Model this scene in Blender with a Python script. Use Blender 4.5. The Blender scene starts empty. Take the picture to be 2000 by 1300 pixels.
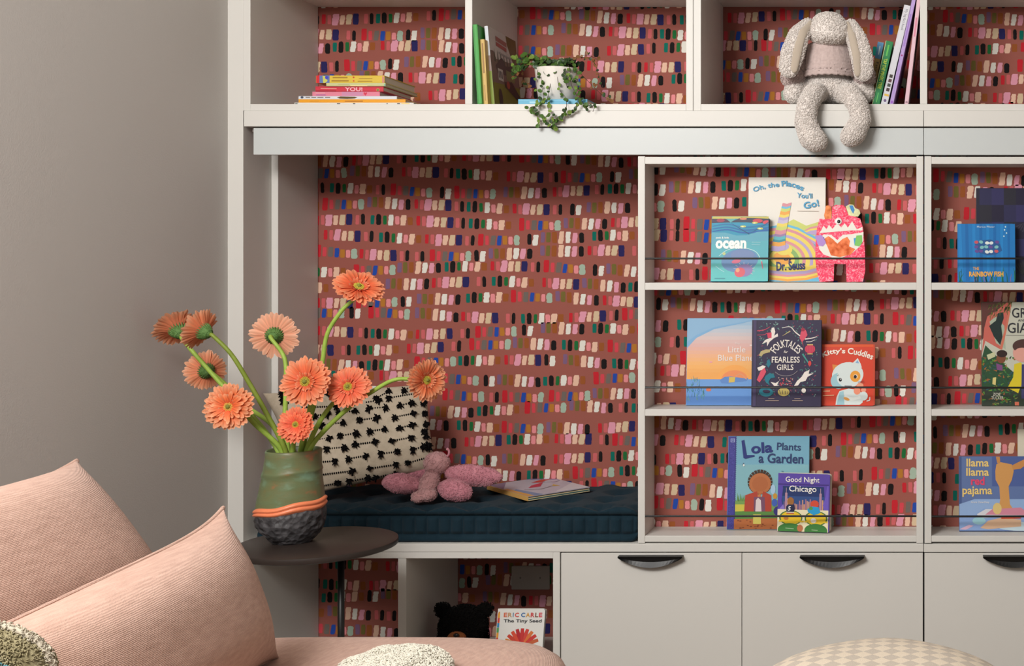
import bpy, bmesh, math, random
from mathutils import Vector, Matrix, noise, Quaternion
from mathutils.geometry import tessellate_polygon

# ------------------------------------------------------------------ camera
S = bpy.context.scene
COL = S.collection
DIST = 3.4            # camera to the front plane of the cabinets (plane Y = 0)
F = 2430.0            # focal length in pixels of a 2000 px wide frame
CZ = 1.2              # eye height
VX, VY = 1800.0, 520.0
cam_data = bpy.data.cameras.new('camera')
cam = bpy.data.objects.new('camera', cam_data)
COL.objects.link(cam)
cam.location = (0, -DIST, CZ)
cam.rotation_euler = (math.pi / 2, 0, 0)
cam_data.sensor_width = 36.0
cam_data.lens = F / 2000 * 36.0
cam_data.shift_x = -(VX - 1000) / 2000
cam_data.shift_y = -(650 - VY) / 2000
cam_data.clip_start = 0.05
S.camera = cam

# ------------------------------------------------------------------ light
w = bpy.data.worlds.new('world'); S.world = w
w.use_nodes = True
bg = w.node_tree.nodes['Background']
bg.inputs[0].default_value = (0.95, 0.93, 0.90, 1)
bg.inputs[1].default_value = 0.11

def area(name, loc, target, size, size_y, power, color):
    d = bpy.data.lights.new(name, 'AREA')
    d.shape = 'RECTANGLE'; d.size = size; d.size_y = size_y
    d.energy = power; d.color = color
    o = bpy.data.objects.new(name, d); COL.objects.link(o)
    o.location = loc
    o.rotation_euler = (Vector(target) - Vector(loc)).to_track_quat('-Z', 'Y').to_euler()
    return o
# daylight through the window of the left wall, plus an added off-frame key and frontal fill
area('window_daylight', (-1.86, -2.0, 1.6), (0.0, -1.9, 1.3), 1.4, 1.3, 15, (1.0, 0.97, 0.92))
area('added_key_light', (-1.35, -2.9, 2.38), (0.25, 0.0, 0.9), 1.1, 0.7, 96, (1.0, 0.98, 0.95))  # key lamp added inside the room at front left, no window there
area('added_fill_light', (-0.6, -4.8, 2.0), (0.0, 0.0, 1.1), 2.6, 1.4, 12, (0.94, 0.97, 1.0))  # fill lamp added behind the camera to lift the fronts

S.view_settings.view_transform = 'Standard'
S.view_settings.look = 'None'
S.view_settings.gamma = 1.0
S.view_settings.use_curve_mapping = False
S.view_settings.exposure = -0.12

# ------------------------------------------------------------------ pixel helpers
def K(Y): return (DIST + Y) / F                       # metres per pixel at depth Y
def P(px, py, Y=0.0): return Vector(((px - VX) * K(Y), Y, CZ - (py - VY) * K(Y)))
def X0(px): return (px - VX) * K(0)
def Z0(py): return CZ - (py - VY) * K(0)
D = 0.384                                             # depth of the wall behind the cabinets

# ------------------------------------------------------------------ materials
def lin(c):
    c = c / 255.0
    return c / 12.92 if c <= 0.04045 else ((c + 0.055) / 1.055) ** 2.4
def rgb(c): return (lin(c[0]), lin(c[1]), lin(c[2]), 1.0)
MATS = {}
def mat(name, c=(200, 200, 200), rough=0.6, bump=0, scale=200, spec=0.3, metal=0.0, var=0, var_scale=8, kind='noise', sheen=0, stretch=None, trans=0, attr=None):
    if name in MATS: return MATS[name]
    m = bpy.data.materials.new(name); MATS[name] = m
    m.use_nodes = True
    nt = m.node_tree; b = nt.nodes['Principled BSDF']
    b.inputs['Base Color'].default_value = rgb(c)
    b.inputs['Roughness'].default_value = rough
    b.inputs['Specular IOR Level'].default_value = spec
    b.inputs['Metallic'].default_value = metal
    if sheen: b.inputs['Sheen Weight'].default_value = sheen; b.inputs['Sheen Roughness'].default_value = 0.6
    tc = None
    def coords(st=None):
        tcn = nt.nodes.new('ShaderNodeTexCoord')
        if not st: return tcn.outputs['Object']
        mp = nt.nodes.new('ShaderNodeMapping'); mp.inputs['Scale'].default_value = st
        nt.links.new(tcn.outputs['Object'], mp.inputs[0]); return mp.outputs[0]
    if attr:
        a = nt.nodes.new('ShaderNodeAttribute'); a.attribute_name = attr
        nt.links.new(a.outputs['Color'], b.inputs['Base Color'])
    if var:
        n = nt.nodes.new('ShaderNodeTexNoise'); n.inputs['Scale'].default_value = var_scale; n.inputs['Detail'].default_value = 4
        nt.links.new(coords(stretch), n.inputs['Vector'])
        r = nt.nodes.new('ShaderNodeValToRGB')
        lo = tuple(max(0, x - var) for x in c); hi = tuple(min(255, x + var) for x in c)
        r.color_ramp.elements[0].position = 0.3; r.color_ramp.elements[0].color = rgb(lo)
        r.color_ramp.elements[1].position = 0.7; r.color_ramp.elements[1].color = rgb(hi)
        nt.links.new(n.outputs['Fac'], r.inputs[0]); nt.links.new(r.outputs[0], b.inputs['Base Color'])
    if bump:
        if kind == 'noise': t = nt.nodes.new('ShaderNodeTexNoise'); t.inputs['Scale'].default_value = scale; t.inputs['Detail'].default_value = 3; out = t.outputs['Fac']
        else: t = nt.nodes.new('ShaderNodeTexVoronoi'); t.inputs['Scale'].default_value = scale; out = t.outputs['Distance']
        nt.links.new(coords(stretch), t.inputs['Vector'])
        bp = nt.nodes.new('ShaderNodeBump'); bp.inputs['Strength'].default_value = 0.6; bp.inputs['Distance'].default_value = bump
        nt.links.new(out, bp.inputs['Height']); nt.links.new(bp.outputs[0], b.inputs['Normal'])
    if kind == 'weave':
        tot = None
        for dr, sc_w, am in (('Z', 150, 1.0), ('Y', 130, .5)):
            wv = nt.nodes.new('ShaderNodeTexWave'); wv.wave_type = 'BANDS'; wv.bands_direction = dr; wv.inputs['Scale'].default_value = sc_w
            wv.inputs['Distortion'].default_value = 3.0; wv.inputs['Detail'].default_value = 2.0; wv.inputs['Detail Scale'].default_value = 1.6
            nt.links.new(coords(), wv.inputs['Vector']); ml = nt.nodes.new('ShaderNodeMath'); ml.operation = 'MULTIPLY_ADD'; ml.inputs[1].default_value = am
            nt.links.new(wv.outputs['Fac'], ml.inputs[0])
            if tot: nt.links.new(tot, ml.inputs[2])
            else: ml.inputs[2].default_value = 0
            tot = ml.outputs[0]
        bp = nt.nodes.new('ShaderNodeBump'); bp.inputs['Strength'].default_value = .9; bp.inputs['Distance'].default_value = .0005
        nt.links.new(tot, bp.inputs['Height']); nt.links.new(bp.outputs[0], b.inputs['Normal'])
    if trans:
        tr = nt.nodes.new('ShaderNodeBsdfTranslucent'); mx = nt.nodes.new('ShaderNodeMixShader'); mx.inputs[0].default_value = trans
        out = nt.nodes['Material Output']
        if attr: nt.links.new(a.outputs['Color'], tr.inputs[0])
        else: tr.inputs[0].default_value = rgb(c)
        nt.links.new(b.outputs[0], mx.inputs[1]); nt.links.new(tr.outputs[0], mx.inputs[2]); nt.links.new(mx.outputs[0], out.inputs[0])
    return m
def ink(c, rough=0.45):
    c = tuple(int(v) for v in c)
    return mat('print_%02x%02x%02x' % c, c, rough, spec=0.3)

WHITE = mat('painted_cabinet', (208, 205, 199), 0.45, spec=0.35)
RAIL = mat('satin_rail', (190, 194, 193), 0.4, spec=0.4)
WALLP = mat('wall_paint', (198, 194, 190), 0.85, bump=0.0006, scale=260, spec=0.15)
CEIL = mat('ceiling_paint', (200, 196, 190), 0.9)
FLOOR = mat('oak_floor', (136, 118, 98), 0.5, var=16, var_scale=6, stretch=(1, 12, 1))
BLACK = mat('black_metal', (18, 17, 17), 0.4, spec=0.4)
PAPER_M = mat('page_edges', (214, 205, 188), 0.8, bump=0.0003, scale=300, stretch=(1, 1, 6))

# ------------------------------------------------------------------ mesh builder
class MB:
    def __init__(s): s.v = []; s.f = []; s.m = []; s.c = None
    def add(s, vs, fs, mi=0):
        o = len(s.v); s.v += [tuple(v) for v in vs]
        s.f += [tuple(i + o for i in f) for f in fs]; s.m += [mi] * len(fs); return o
    def box(s, x0, x1, y0, y1, z0, z1, mi=0):
        if x0 > x1: x0, x1 = x1, x0
        if y0 > y1: y0, y1 = y1, y0
        if z0 > z1: z0, z1 = z1, z0
        vs = [(x, y, z) for x in (x0, x1) for y in (y0, y1) for z in (z0, z1)]
        s.add(vs, [(0, 1, 3, 2), (4, 6, 7, 5), (0, 4, 5, 1), (2, 3, 7, 6), (0, 2, 6, 4), (1, 5, 7, 3)], mi)
        return s
    def pbox(s, a, b, t, u, Y0, Y1, mi=0):             # a..b, t..u are pixels on the front plane
        return s.box(X0(a), X0(b), Y0, Y1, Z0(u), Z0(t), mi)
    def prism(s, pts, y0, y1, mi=0):                   # outline in x,z extruded along y
        n = len(pts)
        vs = [(p[0], y0, p[1]) for p in pts] + [(p[0], y1, p[1]) for p in pts]
        fs = [tuple(range(n)), tuple(range(2 * n - 1, n - 1, -1))] + [(i, i + n, (i + 1) % n + n, (i + 1) % n) for i in range(n)]
        s.add(vs, fs, mi); return s
    def tube(s, pts, r, seg=8, mi=0, cap=True):
        pts = [Vector(p) for p in pts]; n = len(pts)
        rs = r if isinstance(r, (list, tuple)) else [r] * n
        t0 = (pts[1] - pts[0]).normalized()
        up = Vector((0, 0, 1)) if abs(t0.z) < 0.9 else Vector((1, 0, 0))
        nrm = t0.cross(up).normalized(); vs = []
        for i, p in enumerate(pts):
            t = (pts[min(i + 1, n - 1)] - pts[max(i - 1, 0)])
            t = t.normalized() if t.length > 1e-9 else t0
            nrm = (nrm - t * nrm.dot(t)); nrm = nrm.normalized() if nrm.length > 1e-6 else t.orthogonal().normalized()
            b = t.cross(nrm)
            for k in range(seg):
                a = 2 * math.pi * k / seg
                vs.append(p + (nrm * math.cos(a) + b * math.sin(a)) * rs[i])
        fs = []
        for i in range(n - 1):
            for k in range(seg):
                fs.append((i * seg + k, i * seg + (k + 1) % seg, (i + 1) * seg + (k + 1) % seg, (i + 1) * seg + k))
        if cap: fs.append(tuple(range(seg - 1, -1, -1))); fs.append(tuple((n - 1) * seg + k for k in range(seg)))
        s.add(vs, fs, mi); return s
    def lathe(s, prof, seg=48, mi=0, c=(0, 0, 0), fn=None, cap0=False, cap1=False):
        vs = []
        for r, z in prof:
            for k in range(seg):
                a = 2 * math.pi * k / seg
                p = Vector((c[0] + r * math.cos(a), c[1] + r * math.sin(a), c[2] + z))
                vs.append(fn(p, a, z, r) if fn else p)
        fs = []
        for i in range(len(prof) - 1):
            for k in range(seg):
                fs.append((i * seg + k, i * seg + (k + 1) % seg, (i + 1) * seg + (k + 1) % seg, (i + 1) * seg + k))
        if cap0: fs.append(tuple(range(seg - 1, -1, -1)))
        if cap1: fs.append(tuple((len(prof) - 1) * seg + k for k in range(seg)))
        s.add(vs, fs, mi); return s
    def ell(s, c, r, rot=None, sub=3, mi=0, fn=None):
        bm = bmesh.new(); bmesh.ops.create_icosphere(bm, subdivisions=sub, radius=1.0)
        R = rot.to_matrix() if rot is not None else Matrix.Identity(3)
        if not hasattr(r, '__len__'): r = (r, r, r)
        vs = [Vector(c) + R @ Vector((v.co.x * r[0], v.co.y * r[1], v.co.z * r[2])) for v in bm.verts]
        if fn: vs = [fn(v) for v in vs]
        fs = [tuple(v.index for v in f.verts) for f in bm.faces]; bm.free()
        s.add(vs, fs, mi); return s
    def limb(s, pts, rs, n=10, sub=2):
        pts = [Vector(p) for p in pts]
        for i in range(len(pts) - 1):
            for k in range(n + 1):
                t = k / n
                s.ell(pts[i].lerp(pts[i + 1], t), rs[i] * (1 - t) + rs[i + 1] * t, sub=sub)
        return s
    def mesh(s, name):
        me = bpy.data.meshes.new(name); me.from_pydata(s.v, [], s.f); return me
    def build(s, name, mats, parent=None, smooth=False, bevel=0, sub=0, loc=None):
        if not isinstance(mats, (list, tuple)): mats = [mats]
        me = s.mesh(name)
        for m in mats: me.materials.append(m)
        me.polygons.foreach_set('material_index', s.m)
        if smooth: me.polygons.foreach_set('use_smooth', [True] * len(me.polygons))
        if s.c:
            at = me.color_attributes.new('tint', 'FLOAT_COLOR', 'POINT')
            flat = []
            for c in s.c: flat += [c[0], c[1], c[2], 1.0]
            at.data.foreach_set('color', flat)
        me.update()
        o = bpy.data.objects.new(name, me); COL.objects.link(o)
        if parent is not None: o.parent = parent
        if loc is not None: o.location = loc
        if bevel:
            b = o.modifiers.new('bevel', 'BEVEL'); b.width = bevel; b.segments = 2; b.limit_method = 'ANGLE'; b.angle_limit = 0.9
        if sub:
            b = o.modifiers.new('sub', 'SUBSURF'); b.levels = sub; b.render_levels = sub
        return o

def thing(name, label, cat, loc=(0, 0, 0), rot=(0, 0, 0), group=None):
    o = bpy.data.objects.new(name, None); COL.objects.link(o)
    o.empty_display_size = 0.05
    o.location = loc; o.rotation_euler = rot
    tag(o, label, cat, group); return o
def tag(o, label, cat, group=None):
    o['label'] = label; o['category'] = cat
    if group: o['group'] = group
    return o
def struct(o): o['kind'] = 'structure'; return o

def smooth_path(pts, n=8):
    pts = [Vector(p) for p in pts]; out = []
    q = [pts[0] * 2 - pts[1]] + pts + [pts[-1] * 2 - pts[-2]]
    for i in range(1, len(q) - 2):
        for k in range(n):
            t = k / n; a, b, c, d = q[i - 1], q[i], q[i + 1], q[i + 2]
            out.append(0.5 * ((2 * b) + (c - a) * t + (2 * a - 5 * b + 4 * c - d) * t * t + (3 * b - a - 3 * c + d) * t ** 3))
    out.append(pts[-1]); return out

def remeshed(mb, voxel, smooth_it=6, fn=None):
    """fuse overlapping blobs into one skin"""
    me = mb.mesh('tmp'); o = bpy.data.objects.new('tmp', me); COL.objects.link(o)
    r = o.modifiers.new('r', 'REMESH'); r.mode = 'VOXEL'; r.voxel_size = voxel
    if smooth_it:
        sm = o.modifiers.new('s', 'SMOOTH'); sm.iterations = smooth_it; sm.factor = 0.5
    dg = bpy.context.evaluated_depsgraph_get(); dg.update()
    ev = o.evaluated_get(dg); m2 = ev.to_mesh()
    out = MB()
    vs = [v.co.copy() for v in m2.vertices]; ns = [v.normal.copy() for v in m2.vertices]
    if fn: vs = [fn(v, n) for v, n in zip(vs, ns)]
    out.add(vs, [tuple(p.vertices) for p in m2.polygons])
    out.normals = ns
    ev.to_mesh_clear(); bpy.data.objects.remove(o); bpy.data.meshes.remove(me)
    return out

def curls(mb, n, length, rad, rng, keep=None, mi=0, flat=0.5):
    """short bent tufts standing on the skin of mb (boucle, plush)"""
    base = len(mb.f); fs = mb.f[:base]; areas = []; tot = 0
    V = [Vector(v) for v in mb.v]
    for f in fs:
        a = (V[f[1]] - V[f[0]]).cross(V[f[2]] - V[f[0]]).length
        tot += a; areas.append(tot)
    import bisect
    for _ in range(n):
        f = fs[min(bisect.bisect(areas, rng.random() * tot), base - 1)]
        a, b, c = V[f[0]], V[f[1]], V[f[2]]
        u, v_ = rng.random(), rng.random()
        if u + v_ > 1: u, v_ = 1 - u, 1 - v_
        p = a + (b - a) * u + (c - a) * v_
        if keep and not keep(p): continue
        nn = (b - a).cross(c - a)
        if nn.length < 1e-12: continue
        nn.normalize()
        d = Vector((rng.gauss(0, 1), rng.gauss(0, 1), rng.gauss(0, 1))); d = (d - nn * d.dot(nn)).normalized()
        L = length * rng.uniform(0.6, 1.3)
        q = [p - nn * L * 0.1, p + nn * L * 0.55 + d * L * 0.25 * flat, p + nn * L * 0.6 + d * L * 0.8 * flat * 1.6, p + nn * L * 0.25 + d * L * 1.1 * flat * 1.6]
        mb.tube(q, [rad, rad, rad * 0.9, rad * 0.4], seg=4, mi=mi, cap=False)
    return mb

# ------------------------------------------------------------------ printed art
_txt = {}
def text_data(s, bold=0.0, shear=0.0):
    key = (s, bold, shear)
    if key in _txt: return _txt[key]
    cu = bpy.data.curves.new('t', 'FONT'); cu.body = s; cu.size = 1; cu.offset = bold; cu.resolution_u = 3; cu.fill_mode = 'BOTH'; cu.shear = shear
    o = bpy.data.objects.new('t', cu); COL.objects.link(o)
    dg = bpy.context.evaluated_depsgraph_get(); dg.update()
    ev = o.evaluated_get(dg); me = ev.to_mesh()
    vs = [(v.co.x, v.co.y) for v in me.vertices]; fs = [tuple(p.vertices) for p in me.polygons]
    ev.to_mesh_clear(); bpy.data.objects.remove(o); bpy.data.curves.remove(cu)
    xs = [v[0] for v in vs]; ys = [v[1] for v in vs]
    _txt[key] = (vs, fs, min(xs), max(xs), min(ys), max(ys)); return _txt[key]

class Art:
    """flat print on a cover; drawn in photo pixels, mapped onto a W x H panel"""
    def __init__(s, x0, y0, x1, y1, W, H, axis=None):
        s.b = (x0, y0, x1, y1); s.W = W; s.H = H; s.layer = 1; s.o = (0, 0, 1.0, 1.0)
        s.mats = []; s.mb = MB(); s.tmb = MB(); s.tm = []; s.axis = axis or (lambda u, v, l: (u, -l, v))
    def crop(s, ox, oy, k, k2=None): s.o = (ox, oy, k, k2 or k); return s
    def full(s): return s
    def _pt(s, p, l):
        x = s.o[0] + p[0] * s.o[2]; y = s.o[1] + p[1] * s.o[3]
        u = (x - s.b[0]) / (s.b[2] - s.b[0]); v = (s.b[3] - y) / (s.b[3] - s.b[1])
        u = min(max(u, 0.004), 0.996); v = min(max(v, 0.004), 0.996)
        return s.axis(u * s.W, v * s.H, 0.00006 * l)
    def _mi(s, c, text=False):
        m = ink(c); L = s.tm if text else s.mats
        if m not in L: L.append(m)
        return L.index(m)
    def poly(s, pts, c, step=True):
        if step: s.layer += 1
        s.mb.add([s._pt(p, s.layer) for p in pts], [tuple(range(len(pts)))], s._mi(c)); return s
    def rect(s, x0, y0, x1, y1, c, step=True): return s.poly([(x0, y0), (x0, y1), (x1, y1), (x1, y0)], c, step)
    def ell(s, cx, cy, rx, ry, c, rot=0, n=24, a0=0, a1=360, step=True):
        r = math.radians(rot); pts = []
        for i in range(n):
            a = math.radians(a0 + (a1 - a0) * i / (n if a1 - a0 == 360 else n - 1))
            x, y = rx * math.cos(a), ry * math.sin(a)
            pts.append((cx + x * math.cos(r) - y * math.sin(r), cy + x * math.sin(r) + y * math.cos(r)))
        return s.poly(pts, c, step)
    def line(s, pts, wd, c, step=True):
        if step: s.layer += 1
        if len(pts) > 2: pts = [(v.x, v.y) for v in smooth_path([(p[0], p[1], 0) for p in pts], 5)]
        n = len(pts); L = []; R = []
        for i in range(n):
            a = pts[max(i - 1, 0)]; b = pts[min(i + 1, n - 1)]
            dx, dy = b[0] - a[0], b[1] - a[1]; d = math.hypot(dx, dy) or 1
            ww = wd[0] + (wd[1] - wd[0]) * i / (n - 1) if isinstance(wd, tuple) else wd
            nx, ny = -dy / d * ww / 2, dx / d * ww / 2
            L.append((pts[i][0] + nx, pts[i][1] + ny)); R.append((pts[i][0] - nx, pts[i][1] - ny))
        vs = [s._pt(p, s.layer) for p in L + R]
        s.mb.add(vs, [(i, i + 1, n + i + 1, n + i) for i in range(n - 1)], s._mi(c)); return s
    def text(s, t, x0, y0, x1, y1, c, bold=0.0, rot=0, shear=0.0, fn=None):
        """fit t in the box x0..x1, y0..y1 (caps height to baseline when no descender); fn warps u,v to pixels"""
        vs, fs, a, b, p, q = text_data(t, bold, shear)
        s.layer += 1; out = []
        for x, y in vs:
            u = (x - a) / (b - a); v = (y - p) / (q - p)
            if fn: X, Y = fn(u, v)
            else:
                X = x0 + (x1 - x0) * u; Y = y1 + (y0 - y1) * v
                if rot:
                    cx, cy = (x0 + x1) / 2, (y0 + y1) / 2; r = math.radians(rot)
                    X, Y = cx + (X - cx) * math.cos(r) - (Y - cy) * math.sin(r), cy + (X - cx) * math.sin(r) + (Y - cy) * math.cos(r)
            out.append(s._pt((X, Y), s.layer + 2))
        s.tmb.add(out, fs, s._mi(c, True)); return s
    def arc(s, t, p0, p1, p2, h, c, bold=0.0, h2=None):
        def fn(u, v):
            x = (1 - u) ** 2 * p0[0] + 2 * u * (1 - u) * p1[0] + u * u * p2[0]
            y = (1 - u) ** 2 * p0[1] + 2 * u * (1 - u) * p1[1] + u * u * p2[1]
            dx = 2 * (1 - u) * (p1[0] - p0[0]) + 2 * u * (p2[0] - p1[0]); dy = 2 * (1 - u) * (p1[1] - p0[1]) + 2 * u * (p2[1] - p1[1])
            d = math.hypot(dx, dy); hh = h if h2 is None else h + (h2 - h) * u
            return x + dy / d * v * hh, y - dx / d * v * hh
        return s.text(t, 0, 0, 0, 0, c, bold, fn=fn)
    def done(s, parent, name='cover_art', tname='title_lettering'):
        if s.mb.v: s.mb.build(name, s.mats, parent)
        if s.tmb.v: s.tmb.build(tname, s.tm, parent)

# ------------------------------------------------------------------ wallpaper
WP = [(150, 88, 78), (222, 218, 208), (222, 138, 142), (224, 184, 160), (18, 104, 90), (30, 26, 26), (34, 104, 56), (148, 84, 44),
      (190, 40, 50), (204, 70, 80), (110, 100, 94), (40, 74, 160), (176, 116, 48), (160, 178, 160), (122, 92, 122), (112, 100, 52),
      (44, 40, 88), (206, 182, 150), (218, 150, 168), (196, 98, 100)]
WPM = [mat('wallpaper_%02d' % i, c, 0.9, spec=0.15) for i, c in enumerate(WP)]
GROUPS = {
    'A': [(4, 0, 1, .75), (5, 0, 1.12, .9), (6, 0, .95, .7), (1, 0, 1.15, 1), (2, .15, .9, .8), (3, .1, 1.1, 1.05), (7, .1, .85, 1)],
    'B': [(8, -.3, 1.3, 1), (9, -.1, 1, .7), (10, -.1, 1.05, .9), (11, 0, 1, .8), (12, .05, .9, .85), (2, .15, .85, .8), (13, .1, 1.05, 1.1)],
    'C': [(14, -.5, 1.1, .8), (15, -.4, 1.1, .8), (7, -.3, 1.15, .9), (3, -.15, 1.3, .95), (1, 0, 1.15, .95), (18, .15, 1.1, .9), (5, .25, 1.05, .95)],
    'D': [(8, -.05, 1, .7), (19, 0, 1, .7), (18, 0, 1.2, 1.2), (3, .05, 1.05, .9), (17, 0, 1.1, 1.05), (16, 0, 1.15, 1.15)],
    'E': [(19, 0, 1, .7), (5, 0, 1.1, .7)],
    'F': [(5, 0, 1.15, .8), (1, .2, 1.1, 1)],
}
def wallpaper(mb, x0, x1, z0, z1, y, seed, mi0=0, scale=1.0):
    rng = random.Random(seed)
    mb.add([(x0, y, z0), (x1, y, z0), (x1, y, z1), (x0, y, z1)], [(0, 1, 2, 3)], 0)
    ROW = 0.0478 * scale; PITCH = 0.0198 * scale
    z = z1 - rng.uniform(0.1, 0.9) * ROW; row = 0
    ring = ['A', 'D', 'E', 'B', 'F', 'C', 'A', 'B', 'C', 'D', 'E']
    while z > z0 - ROW:
        x = x0 - rng.uniform(0, 0.3); k = rng.randrange(len(ring)); ph = rng.uniform(0, 6)
        while x < x1:
            g = GROUPS[ring[k % len(ring)]]; k += 1 if rng.random() < 0.8 else rng.randrange(1, 5)
            for (ci, dy, h, ww) in g:
                W = PITCH * 0.80 * ww * rng.uniform(.95, 1.08); H = 0.0285 * scale * h * rng.uniform(.94, 1.04)
                cx = x + PITCH * (.5 if ww > .85 else .42); cz = z - dy * 0.011 + 0.009 * math.sin(cx * 6 + ph) + rng.uniform(-.001, .001)
                sh = rng.uniform(.06, .15) if ci in (1, 3, 10, 11, 17, 18) else rng.uniform(-.03, .06)
                pts = []; n = 7; jag = .10 if ci in (1, 3, 18, 17, 13) else .045
                rt = .32 if ci in (13, 5, 6, 2) else .18
                for i in range(n + 1):
                    t = i / n; half = W / 2 * (1 - (rt if i in (0, n) else 0)) * (1 + rng.uniform(-jag, jag) * 1.6)
                    pts.append((half, (t - .5) * H))
                for i in range(n, -1, -1):
                    t = i / n; half = W / 2 * (1 - (rt if i in (0, n) else 0)) * (1 + rng.uniform(-jag, jag) * 1.6)
                    pts.append((-half, (t - .5) * H))
                pts.insert(n + 1, (rng.uniform(-.1, .1) * W, H / 2 * (1.12 if ci in (13, 5) else 1.0)))
                pts.append((rng.uniform(-.1, .1) * W, -H / 2 * 1.03))
                vs = []
                for a, b in pts:
                    X = min(max(cx + a + b * sh, x0), x1); Z = min(max(cz + b, z0), z1)
                    vs.append((X, y - 0.0004, Z))
                if max(v[0] for v in vs) - min(v[0] for v in vs) > .001 and max(v[2] for v in vs) - min(v[2] for v in vs) > .001:
                    mb.add(vs, [tuple(range(len(vs)))], ci)
                x += PITCH * (1.04 if ww > .85 else .86)
            x += PITCH * rng.choice([.15, .3, .6, 1.0])
        z -= ROW * rng.uniform(.97, 1.03); row += 1

# ================================================================== the room
XL = X0(445); XR = 2.3; ZC = 2.75; YB = -5.2
mb = MB(); wallpaper(mb, X0(470), X0(2300), 0.0, 2.12, D, 7)
mb.add([(X0(470), D, 2.12), (X0(2300), D, 2.12), (X0(2300), D, ZC), (X0(470), D, ZC)], [(0, 1, 2, 3)], 0)
struct(mb.build('wall_back', WPM))
mb = MB()
mb.box(XL - .1, XL, -1.12, 0.0, 0, ZC)
mb.box(XL - .1, XL, YB, -2.88, 0, ZC)
mb.box(XL - .1, XL, -2.88, -1.12, 0, .62)
mb.box(XL - .1, XL, -2.88, -1.12, 2.45, ZC)
struct(mb.build('wall_left', WALLP))
struct(MB().box(XL - .1, X0(475), 0.0, D, 0, ZC).build('trim_1', WHITE, bevel=.001))
struct(MB().box(XL - .1, XR + .1, YB, D + .1, -.1, 0).build('floor', FLOOR))
struct(MB().box(XL - .1, XR + .1, YB, D + .1, ZC, ZC + .1).build('ceiling', CEIL))
struct(MB().box(XR, XR + .1, YB, D + .1, 0, ZC).build('wall_right', WALLP))
struct(MB().box(X0(2300), XR, .0, D, 0, ZC).build('trim_2', WHITE))
struct(MB().box(X0(475), X0(2256), 0.0, D - .002, Z0(-61), ZC).build('trim_3', WHITE))
mb = MB()                                                    # window frame
for a, b, c, d in ((-2.88, -2.82, .62, 2.45), (-1.18, -1.12, .62, 2.45), (-2.03, -1.97, .68, 2.39)): mb.box(XL - .08, XL - .02, a, b, c, d)
mb.box(XL - .08, XL - .02, -2.82, -1.18, .62, .68); mb.box(XL - .08, XL - .02, -2.82, -1.18, 2.39, 2.45)
struct(mb.build('window_1', WHITE, bevel=.002))

# ================================================================== cabinets
B = 0.0009
def unit(name, label, cat, px, group=None): return thing(name, label, cat, (X0(px), 0, 0), group=group)
def bpart(root, name, boxes, m=WHITE, bevel=B):
    mb = MB(); lx = root.location.x; lz = root.location.z; ly = root.location.y
    for b in boxes: mb.pbox(*b)
    mb.v = [(v[0] - lx, v[1] - ly, v[2] - lz) for v in mb.v]
    return mb.build(name, m, root, bevel=bevel)
G = 0.002
BK = D - .002
# upper open cabinets
u = unit('wall_cabinet', 'white open wall cabinet over the bench, two cubbies split by one divider', 'cabinet', 475, 'upper open wall cabinets')
bpart(u, 'side_panel', [(475, 489, -60, 216, 0, BK)]); bpart(u, 'side_panel', [(1340, 1353.6, -60, 216, 0, BK)])
bpart(u, 'divider', [(908, 922, -43, 203, .001, BK)]); bpart(u, 'bottom_board', [(489, 1340, 203, 216, 0, BK)]); bpart(u, 'top_board', [(489, 1340, -60, -43, 0, BK)])
u = unit('wall_cabinet', 'white open wall cabinet at the right, holding the plush bunny', 'cabinet', 1355, 'upper open wall cabinets')
bpart(u, 'side_panel', [(1354.4, 1369, -60, 216, 0, BK)]); bpart(u, 'side_panel', [(2240, 2256, -60, 216, 0, BK)])
bpart(u, 'divider', [(1797, 1811, -43, 203, .001, BK)]); bpart(u, 'bottom_board', [(1369, 2240, 203, 216, 0, BK)]); bpart(u, 'top_board', [(1369, 2240, -60, -43, 0, BK)])
# rails under them
r = MB().pbox(478, 1803.6, 216.4, 247, -.004, .06).build('cabinet_rail', WHITE, bevel=B)
tag(r, 'long white rail directly under the upper cabinets, left of the seam', 'rail', 'rails under the wall cabinets')
r = MB().pbox(1804.6, 2256, 216.4, 247, -.004, .06).build('cabinet_rail', WHITE, bevel=B)
tag(r, 'short white rail directly under the upper cabinets, right of the seam', 'rail', 'rails under the wall cabinets')
r = MB().pbox(495, 1803.6, 250, 302, 0, .018).build('valance_board', RAIL, bevel=B)
tag(r, 'long pale grey valance board above the reading nook, left of the seam', 'board', 'valance boards')
r = MB().pbox(1804.6, 2256, 250, 302.5, 0, .018).build('valance_board', RAIL, bevel=B)
tag(r, 'short pale grey valance board above the right book display', 'board', 'valance boards')
r = MB().pbox(485, 2256, 247, 250, .02, .30).pbox(485, 2256, 250, 256, .02, D - .003).build('nook_canopy', mat('canopy_shade_grey', (120, 112, 106), .6))  # shade in the gap over the valance is painted in as dark grey
tag(r, 'recessed canopy board over the reading nook behind the valance, coloured dark as shade', 'board')
# nook side panel set back behind the front
mb = MB(); mb.box(X0(475) + .0005, P(543, 0, .146).x, .146, D - .003, Z0(1060.5), Z0(257))
r = mb.build('nook_side_panel', WHITE, bevel=B); tag(r, 'tall white side panel at the left end of the reading nook', 'panel')
# bench top board
r = MB().pbox(476, 1803.6, 1061, 1077, -.002, D - .003).build('bench_worktop', WHITE, bevel=B)
tag(r, 'long white bench top board under the navy mattress', 'board', 'bench top boards')
r = MB().pbox(1804.6, 2256, 1062, 1077.5, -.002, D - .003).build('bench_worktop', WHITE, bevel=B)
tag(r, 'white bench top board under the right book display, right of the seam', 'board', 'bench top boards')
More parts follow.
